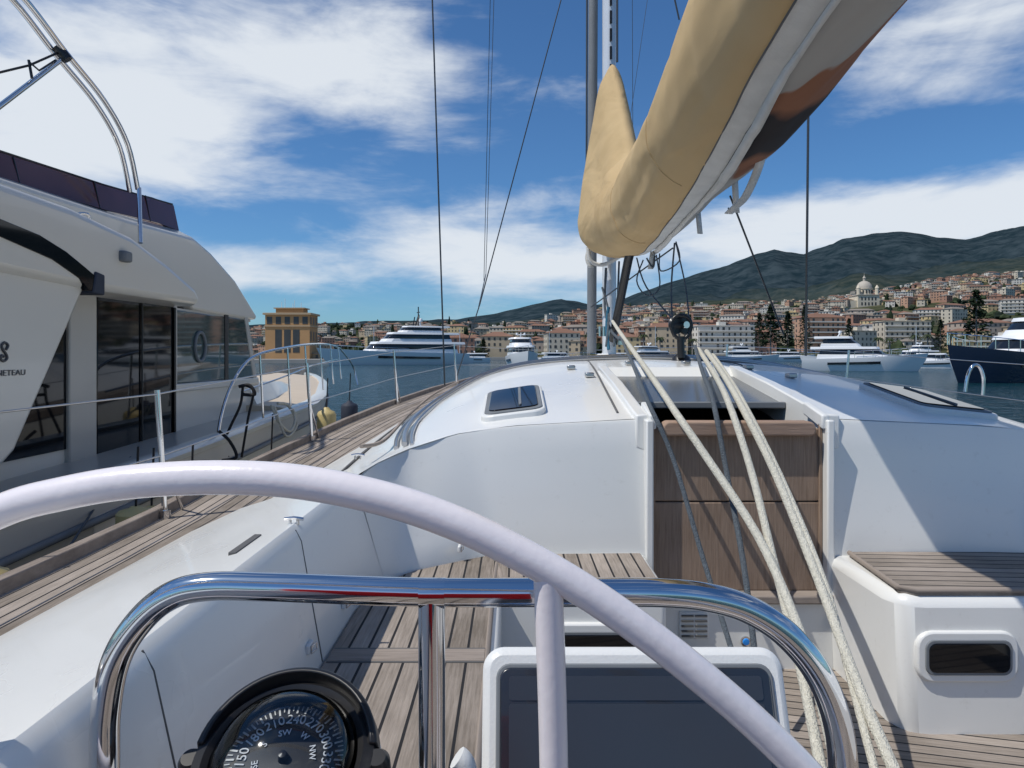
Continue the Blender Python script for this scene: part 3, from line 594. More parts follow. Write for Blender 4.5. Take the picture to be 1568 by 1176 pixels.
yz('side_window_forward',[(5.97,-.2),(6.55,-.2),(6.34,.33),(5.97,.33)],XW+.008,XW-.04,M['tintglass'],bevel=.01)
yz('window_post',[(5.9,-.22),(5.97,-.22),(5.97,.36),(5.9,.36)],XW+.012,XW-.04,M['black'],bevel=0)
yz('window_post_front',[(6.55,-.22),(6.64,-.22),(6.40,.36),(6.33,.36)],XW+.016,XW-.08,M['cream2'],bevel=.01)
yz('window_post_aft',[(4.995,-.22),(5.045,-.22),(5.045,.36),(4.995,.36)],XW+.016,XW-.04,M['cream2'],bevel=0)
yz('window_sill',[(5.0,-.26),(6.68,-.26),(6.66,-.2),(5.0,-.2)],XW+.02,XW-.04,M['cream'],bevel=.01)
yz('aft_side_glass',[(2.6,-.50),(3.80,-.50),(3.80,.38),(2.6,.38)],XW+.01,XW-.04,M['blackglass'],bevel=0)
yz('aft_wing_panel',[(1.2,-.56),(3.02,-.50),(3.14,-.42),(3.22,-.30),(3.64,.335),(3.66,.40),(3.0,.52),(1.2,.52)],XW+.20,XW+.05,M['cream'],bevel=.02)
yz('locker_lid',[(3.12,-.83),(3.40,-.83),(3.40,-.69),(3.12,-.69)],-1.84,-1.9,M['cream'],bevel=.004)
def shell(name,pts_out,m,xa,xb,inset=.12,bevel=.03):
    cy=sum(p[0] for p in pts_out)/len(pts_out); cz=sum(p[1] for p in pts_out)/len(pts_out)
    ins=[(cy+(y-cy)*(1-.03),cz+(z-cz)*(1-inset)) for y,z in pts_out]
    return loft(name,[[(xa+.0,y,z) for y,z in ins],[(xa-.07,y,z) for y,z in pts_out],[(xb,y,z) for y,z in pts_out]],m,ny,bevel=bevel,ang=45)
lo=[(1.0,.40),(3.66,.335),(4.93,.345),(4.98,.37),(4.90,.45),(4.5,.58),(4.08,.69),(3.5,.745),(1.0,.78)]
shell('roof_brow',lo,M['cream'],XW+.23,-5.2,inset=.10)
up=[(1.0,.62),(5.0,.56),(5.3,.345),(6.58,.335),(6.62,.37),(6.1,.66),(5.6,.87),(5.30,.95),(4.4,.90),(1.0,.84)]
loft('flybridge_body',[[(XW+.02,y,z if z<.6 else .6+(z-.6)*.8) for y,z in up],[(XW-.12,y,z) for y,z in up],[(-5.0,y,z) for y,z in up]],M['cream'],ny,bevel=.02,ang=45)
yz('visor_under',[(4.9,.30),(6.5,.31),(6.5,.34),(4.9,.345)],XW+.0,-5.0,M['cream2'],bevel=0)
yz('black_swoosh',[(1.0,.60),(3.0,.58),(3.25,.554),(3.44,.507),(3.6,.448),(3.72,.40),(3.74,.334),(3.63,.335),(3.545,.39),(3.34,.455),(3.0,.505),(1.0,.53)],XW+.236,XW+.1,M['blackglass'],bevel=.002)
yz('swoosh_end',[(3.65,.325),(3.76,.32),(3.76,.43),(3.68,.44)],XW+.243,XW+.0,M['navy'],bevel=.01)
loft('flybridge_windscreen',[[(XW+.0-.10,y,z0),(XW-.14,y,z1),(XW-.16,y,z1),(XW-.12,y,z0)] for y,z0,z1 in ((1.5,.83,.97),(3.3,.86,1.0),(4.4,.90,1.06),(5.0,.94,1.12),(5.32,.94,1.13))]+[[(-3.0,5.65,.92),(-3.0,5.55,1.12),(-3.0,5.52,1.12),(-3.0,5.62,.92)],[(-5,5.75,.92),(-5,5.65,1.12),(-5,5.62,1.12),(-5,5.72,.92)]],M['purple'],ny,ang=30)
tubes('screen_rail',[([(XW-.14,1.5,.975),(XW-.14,3.3,1.005),(XW-.14,4.4,1.065),(XW-.14,5.3,1.135)],.006)]+[([(XW-.10,y,z0),(XW-.135,y,z1)],.004) for y,z0,z1 in ((3.6,.87,1.01),(4.3,.895,1.055),(4.9,.93,1.11))],M['black'],ny,sm=1,n=6)
tubes('flybridge_grab_rail',[([sp(118,333,3.75),sp(122,327,3.77),sp(134,328,3.8),sp(138,336,3.82)],.008)],M['steel'],ny)
box('side_camera',*(lambda p:(p[0]-.03,p[0]+.03,p[1]-.04,p[1]+.04,p[2]-.03,p[2]+.03))(sp(190,393,3.95)),M['greyp'],ny,bevel=.012)
bt=[]
for dx in (0,-.05):
    bt.append(([(p[0]+dx*1.0,p[1],p[2]+dx*.3) for p in [sp(-60,-90,3.3),sp(30,-10,3.5),sp(100,80,3.8),sp(160,155,4.1),sp(195,220,4.35),sp(211,290,4.5)]],.015))
bt.append(([sp(213,288,4.5),sp(215,372,4.4)],.014)); bt.append(([sp(98,88,3.8),sp(-30,185,3.4)],.013)) 
tubes('bimini_frame',bt,M['steel'],ny)
tubes('bimini_strap',[([sp(-30,118,3.4),sp(45,100,3.6),sp(95,78,3.8)],.006),([sp(88,72,3.78),sp(104,92,3.8)],.028),([sp(45,95,3.6),sp(60,108,3.6),sp(85,92,3.75)],.005),([sp(44,92,3.6),sp(49,120,3.6)],.007)],M['black'],ny,sm=1)
R=Matrix(((0,0,1,0),(1,0,0,0),(0,1,0,0),(0,0,0,1)))
tx=text('hull_lettering','BENETEAU',.036,M['inkd'],ny,Matrix.Translation((XW+.203,3.085,-.075+H))@R,ext=.001)
tx.scale=(1.35,1,1)
p=lambda y,z:(XW+.204,3.062+y*.62,-.035+z*.62)
tubes('seahorse_emblem',[([p(.02,.10),p(.04,.13),p(.01,.15),p(-.02,.13),p(-.01,.10),p(.02,.07),p(.03,.04),p(0,.02),p(-.03,.035),p(-.02,.06),p(0,.05)],.006)],M['inkd'],ny,n=6)
tube('window_decal_ring',[(XW+.016,5.42+.09*math.cos(a),.07+.11*math.sin(a)) for a in [2*math.pi*k/12 for k in range(12)]],.013,M['greyp'],ny,closed=True,n=8,sm=3)
top=[sp(333,675,4.6),sp(338,640,4.65),sp(350,600,4.75),sp(370,563,4.95),sp(395,543,5.3),sp(440,532,6.0),sp(478,527,7.2),sp(505,528,8.8),sp(520,533,10.5)]
RL=[(top,.011)]
RL.append(([sp(370,600,5.0),sp(440,575,6.0),sp(478,560,7.2),sp(505,553,8.8),sp(520,550,10.5)],.007))
for (px,py,d,b) in ((398,543,5.35,640),(440,532,6.0,622),(467,529,6.8,608),(490,527,7.8,597),(506,528,8.8,588),(518,532,10.2,580)):
    RL.append(([sp(px,py,d),sp(px+5,b,d)],.009))
RL.append(([sp(520,533,10.5),sp(540,560,11.5),sp(548,590,11.5)],.012))
tubes('bow_rails',RL,M['steel'],ny)
tubes('mooring_lines',[([sp(372,590,4.6),sp(368,620,4.6),sp(352,655,4.6),sp(338,690,4.6),sp(350,700,4.6)],.009),([sp(376,590,4.6),sp(388,600,4.6),sp(380,640,4.6),sp(370,700,4.6)],.008),([sp(366,592,4.6),sp(382,590,4.6),sp(390,604,4.6),sp(372,604,4.6)],.011),
  ([sp(335,660,4.4),sp(352,676,4.4),sp(362,700,4.4),sp(340,705,4.4)],.010)],M['ropek'],ny)
tubes('coiled_rope',[([sp(415,620,5.6),sp(430,650,5.6),sp(445,660,5.7),sp(452,640,5.8),sp(440,620,5.8),sp(425,618,5.7)],.012),([sp(420,622,5.6),sp(438,668,5.6),sp(455,650,5.8),sp(448,625,5.8)],.010)],M['rope'],ny)
def fender(name,px,py,d,r,hh,m,line=None):
    c=sp(px,py,d); e=empty(name)
    lathe('body',[(0,-hh),(r*.5,-hh*.99),(r*.85,-hh*.9),(r,-hh*.75),(r,hh*.75),(r*.85,hh*.9),(r*.4,hh),(r*.25,hh*1.12),(0,hh*1.12)],c,m,e)
    tubes('lanyard',[([(c[0],c[1],c[2]+hh*1.1),(c[0]+.01,c[1],c[2]+hh*1.1+.25)],.005)],M['ropek'],e,sm=1)
fender('boat_fender',500,658,6.0,.08,.17,M['yel'])
fender('boat_fender',535,640,6.4,.075,.14,M['navy'])
fender('boat_fender',208,806,2.95,.075,.075,M['yel'])
fender('boat_fender',232,806,3.05,.065,.08,M['yel'])
fender('boat_fender',-12,925,1.95,.045,.10,M['yel'])
fender('boat_fender',415,715,4.1,.08,.05,M['yel'])
fender('boat_fender',292,782,3.1,.05,.04,M['orange'])
tubes('mooring_rope_port',[([sp(200,700,3.9),sp(150,770,3.2),sp(90,860,2.6),sp(25,915,2.2)],.005)],M['roped'],None)
# ================================================================== WATER
def watermat():
    m,nt,b=newmat('harbour_water'); tc=N(nt,'ShaderNodeTexCoord')
    b.inputs['Base Color'].default_value=(.006,.038,.050,1); b.inputs['Roughness'].default_value=.08; b.inputs['IOR'].default_value=1.33; b.inputs['Specular IOR Level'].default_value=.38
    n1=N(nt,'ShaderNodeTexNoise'); n1.inputs['Scale'].default_value=1.2; n1.inputs['Detail'].default_value=5; n1.inputs['Distortion'].default_value=.7
    mp=N(nt,'ShaderNodeMapping'); mp.inputs['Scale'].default_value=(1,1.6,1); nt.links.new(tc.outputs['Object'],mp.inputs[0]); nt.links.new(mp.outputs[0],n1.inputs['Vector'])
    bp=N(nt,'ShaderNodeBump'); bp.inputs['Strength'].default_value=1.0; bp.inputs['Distance'].default_value=.45; nt.links.new(n1.outputs['Fac'],bp.inputs['Height']); nt.links.new(bp.outputs[0],b.inputs['Normal'])
    return m
mk('water',[(-9000,-400,-H),(9000,-400,-H),(9000,9000,-H),(-9000,9000,-H)],[(0,1,2,3)],watermat())
# ================================================================== TERRAIN
TPx=[-800,300,380,490,620,700,760,800,860,900,960,1020,1100,1170,1260,1330,1400,1480,1568,1800,2400]
TPy=[512,508,506,502,501,501,502,504,492,484,477,472,474,470,464,452,442,428,420,410,405]
MPx=[-800,300,560,700,760,800,860,895,920,960,1020,1060,1100,1150,1185,1230,1260,1290,1340,1380,1410,1440,1480,1520,1568,1700,1900,2400]
MPy=[505,502,493,489,480,470,457,465,466,455,434,422,411,392,382,389,379,366,358,354,358,364,367,356,346,340,350,370]
def tT(px): return (545-float(np.interp(px,TPx,TPy)))/F
def tM(px): return (545-float(np.interp(px,MPx,MPy)))/F
def sm(t): t=max(0,min(1,t)); return t*t*(3-2*t)
def coast(px): return float(np.interp(px,[560,660],[820,380]))
def hgt(x,y):
    px=784+F*x/y
    T=tT(px); Mn=tM(px); c0=coast(px)
    if y<c0: return -3.5
    if y<1300:
        t=(y-c0)/(1300-c0); z=-1+ (T*1300+1)*(t**1.15)
        z+=6*noise.noise(Vector((x*.006,y*.006,0)))*t
    else:
        k=(y-1300)/4700; tn=T+(Mn-T)*sm(min(1,k)) if k<1 else Mn
        z=tn*y if k<1 else Mn*6000-(y-6000)*.2
        w_=math.sin(math.pi*min(1,k))
        z+=(110*noise.fractal(Vector((x*.0016,y*.0012,2)),.9,2.1,7)-30)*w_*.8*min(1,max(.15,Mn*8))
        if k>.8: z+=14*noise.noise(Vector((x*.008,1,2)))*min(1,Mn*10)
        z+= 6*noise.noise(Vector((x*.006,y*.006,0)))*(1-min(1,k*4))
    return z
us=np.arange(-1.25,1.62,.006); ys=np.concatenate([np.arange(380,1300,46),np.arange(1300,6000,95),[6000,6300,7200]])
V=[];Fc=[]
for y in ys:
    for u in us: V.append((u*y,y,hgt(u*y,y)))
nu=len(us)
for i in range(len(ys)-1):
    for k in range(nu-1): Fc.append((i*nu+k,i*nu+k+1,(i+1)*nu+k+1,(i+1)*nu+k))
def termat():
    m,nt,b=newmat('hazed_hillside_scrub'); tc=N(nt,'ShaderNodeTexCoord'); s=N(nt,'ShaderNodeSeparateXYZ'); nt.links.new(tc.outputs['Object'],s.inputs[0])
    mr=N(nt,'ShaderNodeMapRange'); mr.inputs[1].default_value=1200; mr.inputs[2].default_value=3600; nt.links.new(s.outputs[1],mr.inputs[0])  # far ground turns bluish with distance, haze painted into its colour
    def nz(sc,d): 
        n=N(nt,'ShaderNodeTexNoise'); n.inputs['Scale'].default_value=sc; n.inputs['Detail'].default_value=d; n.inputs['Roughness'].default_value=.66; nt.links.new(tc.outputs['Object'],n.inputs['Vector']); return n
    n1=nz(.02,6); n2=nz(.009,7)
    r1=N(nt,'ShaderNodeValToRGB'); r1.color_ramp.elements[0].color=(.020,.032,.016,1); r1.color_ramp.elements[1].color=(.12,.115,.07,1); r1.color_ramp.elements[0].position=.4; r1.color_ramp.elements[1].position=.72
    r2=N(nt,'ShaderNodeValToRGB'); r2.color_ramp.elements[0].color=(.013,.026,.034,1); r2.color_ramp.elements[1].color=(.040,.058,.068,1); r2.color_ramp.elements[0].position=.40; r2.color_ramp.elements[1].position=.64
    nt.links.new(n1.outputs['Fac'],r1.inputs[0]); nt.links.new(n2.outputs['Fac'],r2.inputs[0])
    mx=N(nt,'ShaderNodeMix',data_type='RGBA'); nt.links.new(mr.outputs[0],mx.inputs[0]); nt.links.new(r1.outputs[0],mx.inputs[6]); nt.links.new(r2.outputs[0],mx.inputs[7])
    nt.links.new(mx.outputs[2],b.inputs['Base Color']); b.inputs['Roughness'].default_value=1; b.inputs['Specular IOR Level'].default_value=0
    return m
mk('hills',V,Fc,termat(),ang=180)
box('quay',-70,900,330,384,-2.2,-.6,M['conc'],None,bevel=0)
# ---- town houses
wallc=[(.46,.37,.26),(.47,.28,.19),(.52,.47,.38),(.34,.19,.135),(.60,.57,.51),(.40,.33,.27),(.52,.41,.23)]
WM=[mat('town_wall_%d'%i,c_,.9,var=.15,scale=.15) for i,c_ in enumerate(wallc)]
RM=mat('terracotta_roof',(.21,.11,.072),.9,var=.35,scale=.06); WI=mat('house_windows',(.05,.05,.05),.3,var=.4,scale=.3)
RM2=mat('grey_roof',(.22,.19,.16),.9,var=.35,scale=.06)
NM=len(WM)
def house(V,Fc,mi,x,y,z,w_,d_,h_,rot,wi,hip=True,nm=NM,detail=True,bal=False,roofi=None):
    ri=nm if roofi is None else roofi
    ca,sa=math.cos(rot),math.sin(rot)
    def T(a,b,c_): return (x+a*ca-b*sa,y+a*sa+b*ca,z+c_)
    b=len(V)
    V+= [T(-w_/2,-d_/2,-8),T(w_/2,-d_/2,-8),T(w_/2,d_/2,-8),T(-w_/2,d_/2,-8),T(-w_/2,-d_/2,h_),T(w_/2,-d_/2,h_),T(w_/2,d_/2,h_),T(-w_/2,d_/2,h_)]
    for f in BF: Fc.append(tuple(b+k for k in f)); mi.append(wi)
    b=len(V); e=.5
    rh=min(w_,d_)*.20 if hip else .4
    V+=[T(-w_/2-e,-d_/2-e,h_+.05),T(w_/2+e,-d_/2-e,h_+.05),T(w_/2+e,d_/2+e,h_+.05),T(-w_/2-e,d_/2+e,h_+.05)]
    if hip:
        i=min(w_,d_)/2; V+=[T(-w_/2+i,0,h_+rh),T(w_/2-i,0,h_+rh)] if w_>=d_ else [T(0,-d_/2+i,h_+rh),T(0,d_/2-i,h_+rh)]
        if w_>=d_: fs_=[(0,1,5,4),(1,2,5),(2,3,4,5),(3,0,4)]
        else: fs_=[(0,1,4),(1,2,5,4),(2,3,5),(3,0,4,5)]
        for f in fs_+[(3,2,1,0)]: Fc.append(tuple(b+k for k in f)); mi.append(ri)
    else:
        V+=[T(-w_/2-e,-d_/2-e,h_+rh),T(w_/2+e,-d_/2-e,h_+rh),T(w_/2+e,d_/2+e,h_+rh),T(-w_/2-e,d_/2+e,h_+rh)]
        for f in BF: Fc.append(tuple(b+k for k in f)); mi.append(wi)
        b=len(V); V+=[T(-2,-1,h_+rh),T(2,-1,h_+rh),T(2,3,h_+rh),T(-2,3,h_+rh),T(-2,-1,h_+rh+2.2),T(2,-1,h_+rh+2.2),T(2,3,h_+rh+2.2),T(-2,3,h_+rh+2.2)]
        for f in BF: Fc.append(tuple(b+k for k in f)); mi.append(wi)
    if detail:
        st_=max(1,int(h_/3.1)); ncol=max(2,int(w_/3.0))
        for i in range(st_):
            for j in range(ncol):
                if random.random()<.12: continue
                cx=-w_/2+w_*(j+.5)/ncol; z0=h_-3.1*(i+1)+.9; b=len(V); o_=-d_/2-.08; ww=random.choice((.45,.55,.7))
                V+=[T(cx-ww,o_,z0),T(cx+ww,o_,z0),T(cx+ww,o_,z0+1.6),T(cx-ww,o_,z0+1.6)]; Fc.append((b,b+1,b+2,b+3)); mi.append(nm+1)
            if bal:
                b=len(V); z0=h_-3.1*(i+1)+.1
                for q in bv(-w_/2+.5,w_/2-.5,-d_/2-1.3,-d_/2-.1,z0,z0+.75): V.append(T(*q))
                for f in BF: Fc.append(tuple(b+k for k in f)); mi.append(4)
            ncs=max(1,int(d_/4))
            for j in range(ncs):
                cy=-d_/2+d_*(j+.5)/ncs; z0=h_-3.1*(i+1)+.9
                for sx in (-1,1):
                    b=len(V); o_=sx*(w_/2+.08)
                    V+=[T(o_,cy-.6,z0),T(o_,cy+.6,z0),T(o_,cy+.6,z0+1.6),T(o_,cy-.6,z0+1.6)]; Fc.append((b,b+1,b+2,b+3)); mi.append(nm+1)
V=[];Fc=[];mi=[]; spots=[]
def zg(x,y): return hgt(x,y)
def keepout(px,d): return abs(px-1326)<24 and 780<d<1120
tries=0
while len(spots)<1900 and tries<30000:
    tries+=1
    px=random.uniform(360,1800) if random.random()<.4 else random.uniform(880,1750)
    c0=coast(px); dm_=1400 if px<1150 else 1750
    d=c0+10+(dm_-c0)*random.random()**.85
    x=(px-784)/F*d
    if keepout(px,d): continue
    if any(abs(x-a)<12 and abs(d-b)<12 for a,b in spots[-500:]): continue
    if noise.noise(Vector((x*.008,d*.008,9)))<-.17: continue
    if d>1300 and random.random()<.45: continue
    if d<440 and random.random()<.3: continue
    spots.append((x,d))
    k=1-(d-380)/920
    big=random.random()<(.35*max(0,k)+.05)
    w_=random.uniform(14,26) if big else random.uniform(7,13); h_=random.uniform(10,15) if big else random.uniform(5,9)
    hp=random.random()<.62
    house(V,Fc,mi,x,d,zg(x,d),w_,random.uniform(8,12),h_,random.uniform(-.6,.6),random.choices(range(7),[3,2.5,4,1.8,4,3.5,2.5])[0],hip=hp,bal=big and random.random()<.4,roofi=NM if random.random()<.65 else NM+2)
mk('hillside_town_houses',V,Fc,WM+[RM,WI,RM2],smooth=False,midx=mi,fix=False)
def bld(name,px,pytop,d,wpx,dep,wi,hip,bal=False,rot=0,pyb=None):
    e=empty(name); x=(px-784)/F*d; top=(545-pytop)/F*d; w_=wpx/F*d
    V=[];Fc=[];mi=[]; zb=-1.0; house(V,Fc,mi,x,d,zb,w_,dep,top-zb-(min(w_,dep)*.20 if hip else .4),rot,wi,hip=hip,bal=bal)
    mk('walls_roof_windows',V,Fc,WM+[RM,WI],e,smooth=False,midx=mi,fix=False)
bld('hotel_building',1105,499,392,88,14,4,False,True,.08)
bld('apartment_building',1020,494,400,60,14,0,True,False,-.1)
bld('apartment_building',1255,480,430,62,14,1,True,True,.1)
bld('apartment_building',700,510,395,50,14,3,True,False,.15)
bld('apartment_building',762,508,400,50,14,0,True,False,0)
bld('apartment_building',860,503,400,50,14,2,True,False,.1)
bld('apartment_building',1380,492,430,70,14,2,False,True,0)
bld('apartment_building',1500,488,440,80,14,5,True,False,.1)
bld('apartment_building',1165,503,395,36,12,3,True,False,.0)
bld('apartment_building',955,510,395,46,12,6,True,False,.0)
hb=empty('harbour_tower_building'); d=215; s_=d/F; x=(440-784)*s_
tanw=mat('ochre_stucco',(.46,.265,.12),.9,var=.15,scale=.3); tan2=mat('pale_cornice',(.46,.34,.21),.9)
w2=34*s_; zt=(545-482)*s_; zb=-1.2; dp=9
box('walls',x-w2,x+w2,d,d+dp,zb,zt,tanw,hb,bevel=0)
box('cornice',x-w2-.6,x+w2+.6,d-.6,d+dp+.6,zt,zt+.6,tan2,hb,bevel=.05)
box('string_course',x-w2-.25,x+w2+.25,d-.25,d+dp+.2,zt-3.6,zt-3.2,tan2,hb,bevel=0)
box('attic',x-w2*.62,x+w2*.62,d+2,d+dp-2,zt+.6,zt+2.0,tanw,hb,bevel=0)
box('attic_roof',x-w2*.7,x+w2*.7,d+1.5,d+dp-1.5,zt+2.0,zt+2.3,tan2,hb,bevel=0)
V=[];Fc=[]
for i in range(5):
    cx=x-w2+2*w2*(i+.5)/5; b=len(V); V+=bv(cx-.8,cx+.8,d-.06,d+.1,zt-2.8,zt-.6); Fc+=[tuple(b+k for k in f) for f in BF]
    if 1<=i<=3:
        b=len(V); V+=bv(cx-1.0,cx+1.0,d-.06,d+.1,zt-11.5,zt-4.5); Fc+=[tuple(b+k for k in f) for f in BF]
for i in range(3):
    cy=d+dp*(i+.5)/3; b=len(V); V+=bv(x+w2-.1,x+w2+.06,cy-.8,cy+.8,zt-2.8,zt-.6); Fc+=[tuple(b+k for k in f) for f in BF]
    b=len(V); V+=bv(x+w2-.1,x+w2+.06,cy-.7,cy+.7,zt-8,zt-5); Fc+=[tuple(b+k for k in f) for f in BF]
mk('windows',V,Fc,WI,hb)
tubes('antennas',[([(x+dx,d+4,zt+2.2),(x+dx,d+4,zt+2.2+h_)],.08) for dx,h_ in ((-3,2),(-2,3),(.5,1.5),(3,1.8),(1,2.5))],M['white'],hb,sm=1,n=5)
box('annex',x-w2-6,x+w2+16,d+3,d+14,zb,.6,tan2,hb,bevel=0)
box('annex_roof',x-w2-6.5,x+w2+16.5,d+2.5,d+14.5,.6,1.0,RM2,hb,bevel=0)
V=[];Fc=[]
for i in range(10):
    cx=x+w2+1+i*1.45; b=len(V); V+=bv(cx,cx+.8,d+2.9,d+3.05,-.8,.3); Fc+=[tuple(b+k for k in f) for f in BF]
mk('annex_windows',V,Fc,WI,hb)
box('jetty',-150,-20,180,232,-2.2,-.9,M['conc'],None,bevel=0)
ch=empty('domed_church'); d=1000; s_=d/F; x=(1326-784)*s_; zb=72; cw=mat('church_stone',(.62,.55,.43),.9,var=.1,scale=.1); cr_=mat('church_dome',(.42,.38,.32),.7)
box('nave',x-15,x+15,d-8,d+20,zb-30,zb+13,cw,ch,bevel=0); box('nave_cornice',x-16,x+16,d-9,d+21,zb+13,zb+14,cr_,ch,bevel=0)
box('side_wing',x-24,x-15,d-5,d+18,zb-30,zb+6,cw,ch,bevel=0); box('side_wing_2',x+15,x+24,d-5,d+18,zb-30,zb+6,cw,ch,bevel=0)
lathe('drum',[(0,0),(10.5,0),(10.5,8),(11.3,8.3),(11.3,9),(0,9)],(x,d+5,zb+14),cw,ch,n=16)
lathe('dome',[(10.6,0),(10.2,3),(9,6),(7,8.8),(4,10.6),(1.8,11.2),(1.8,15),(2.4,15.2),(1.0,17.5),(.2,19.5),(.15,23),(0,23)],(x,d+5,zb+23),cr_,ch,n=16)
for sx in (-13,13):
    lathe('turret',[(0,0),(2.6,0),(2.6,9),(3,9.2),(1.5,12),(0,14)],(x+sx,d-5,zb+14),cw,ch,n=8)
V=[];Fc=[]
for i in range(5):
    cx=x-12+24*(i+.5)/5
    for z0 in (zb-1,zb+6): b=len(V); V+=bv(cx-1,cx+1,d-8.15,d-7.9,z0,z0+4.2); Fc+=[tuple(b+k for k in f) for f in BF]
for k in range(16):
    a=2*math.pi*(k+.5)/16; b=len(V); cx,cy=x+10.5*math.cos(a),d+5+10.5*math.sin(a); V+=bv(cx-.7,cx+.7,cy-.7,cy+.7,zb+16,zb+20.5); Fc+=[tuple(b+q for q in f) for f in BF]
mk('windows',V,Fc,WI,ch)
# ---- trees: hillside mass
ico=bmesh.new(); bmesh.ops.create_icosphere(ico,subdivisions=2,radius=1); iv=np.array([v.co[:] for v in ico.verts]); iff=np.array([[v.index for v in f.verts] for f in ico.faces]); ico.free()
TV=[];TF=[];TM=[];off=0
for i in range(2700):
    px=random.uniform(340,1850); c0=coast(px); d=c0+10+(1600-c0)*random.random()**.8
    if keepout(px,d): continue
    x=(px-784)/F*d; z=zg(x,d)
    if random.random()<.35 and d<500: continue
    r=random.uniform(2.2,5.0); hh=r*random.uniform(.6,1.1)
    if random.random()<.06: hh=r*2.0; r*=.5
    j=1+.75*(rng.rand(len(iv))-.5)
    v=iv*j[:,None]*np.array([r,r,hh])+np.array([x,d,z+hh*.6])
    TV.append(v);TF.append(iff+off); off+=len(iv); TM+= [random.randrange(3)]*len(iff)
TVv=np.concatenate(TV); TFf=np.concatenate(TF)
FM=[mat('foliage_%d'%i,c_,.95,var=.45,scale=.35,spec=.1) for i,c_ in enumerate([(.022,.034,.018),(.045,.060,.030),(.018,.028,.02)])]
mk('hillside_trees',TVv.tolist(),TFf.tolist(),FM,smooth=False,midx=TM,fix=False)
def conifer(name,px,pytop,pyb,d,wpx):
    e=empty(name); x=(px-784)/F*d; zt=(545-pytop)/F*d; zb=(545-pyb)/F*d; R_=wpx/F*d/2; Hh=zt-zb
    V=[];Fc=[]
    for lv in range(30):
        t=lv/29; z=zb+Hh*(.12+.88*t); r=R_*(1-t)**.8*(.7+.5*random.random())+.2
        for k in range(16):
            a=random.uniform(0,6.283); rr=r*random.uniform(.3,1); cx,cy=x+rr*math.cos(a),d+rr*math.sin(a); s2=R_*random.uniform(.08,.2)
            b=len(V)
            for q in range(4): V.append((cx+s2*random.uniform(-1,1)*1.3,cy+s2*random.uniform(-1,1)*1.3,z-rr*.15+s2*random.uniform(-.7,.7)))
            Fc+=[(b,b+1,b+2),(b,b+2,b+3),(b,b+1,b+3)]
    mk('foliage',V,Fc,FM[0],e,smooth=False,fix=False)
    tubes('trunk',[([(x,d,zb-3),(x,d,zb+Hh*.5),(x,d,zt-.5)],R_*.06)],M['teakw'],e,sm=1,n=6)
for a in ((1495,445,520,330,46),(1180,468,535,330,40),(1163,480,535,340,26),(1206,478,535,335,30),(1232,468,540,300,26),(1300,488,535,330,22),(1440,490,540,330,24),(912,480,535,360,16),(740,520,548,350,22)):
    conifer('conifer_tree',*a)
def palm(px,pytop,pyb,d):
    e=empty('palm_tree'); x=(px-784)/F*d; zt=(545-pytop)/F*d; zb=-1.0
    tubes('trunk',[([(x,d,zb),(x+.2,d,zt-1)],.28)],M['teakw'],e,sm=1,n=6)
    V=[];Fc=[]
    for k in range(18):
        a=6.283*k/18+random.random()*.3; L_=random.uniform(2.4,3.2); up=random.uniform(-.2,.9)
        for q in range(5):
            t=q/4; cx=x+.2+L_*t*math.cos(a); cy=d+L_*t*math.sin(a); cz=zt-1+up*t*2-2.4*t*t; wd=.45*(1-t)+.1
            V+=[(cx-wd*math.sin(a),cy+wd*math.cos(a),cz-.15),(cx,cy,cz),(cx+wd*math.sin(a),cy-wd*math.cos(a),cz-.15)]
            if q: b=len(V)-6; Fc+=[(b,b+1,b+4,b+3),(b+1,b+2,b+5,b+4)]
    mk('fronds',V,Fc,FM[1],e,smooth=False,fix=False)
for px in (1345,1362,1400,1420,1455,1475,1530,1550,985,1010,1060,900): palm(px,random.uniform(507,516),540,320+random.random()*20)
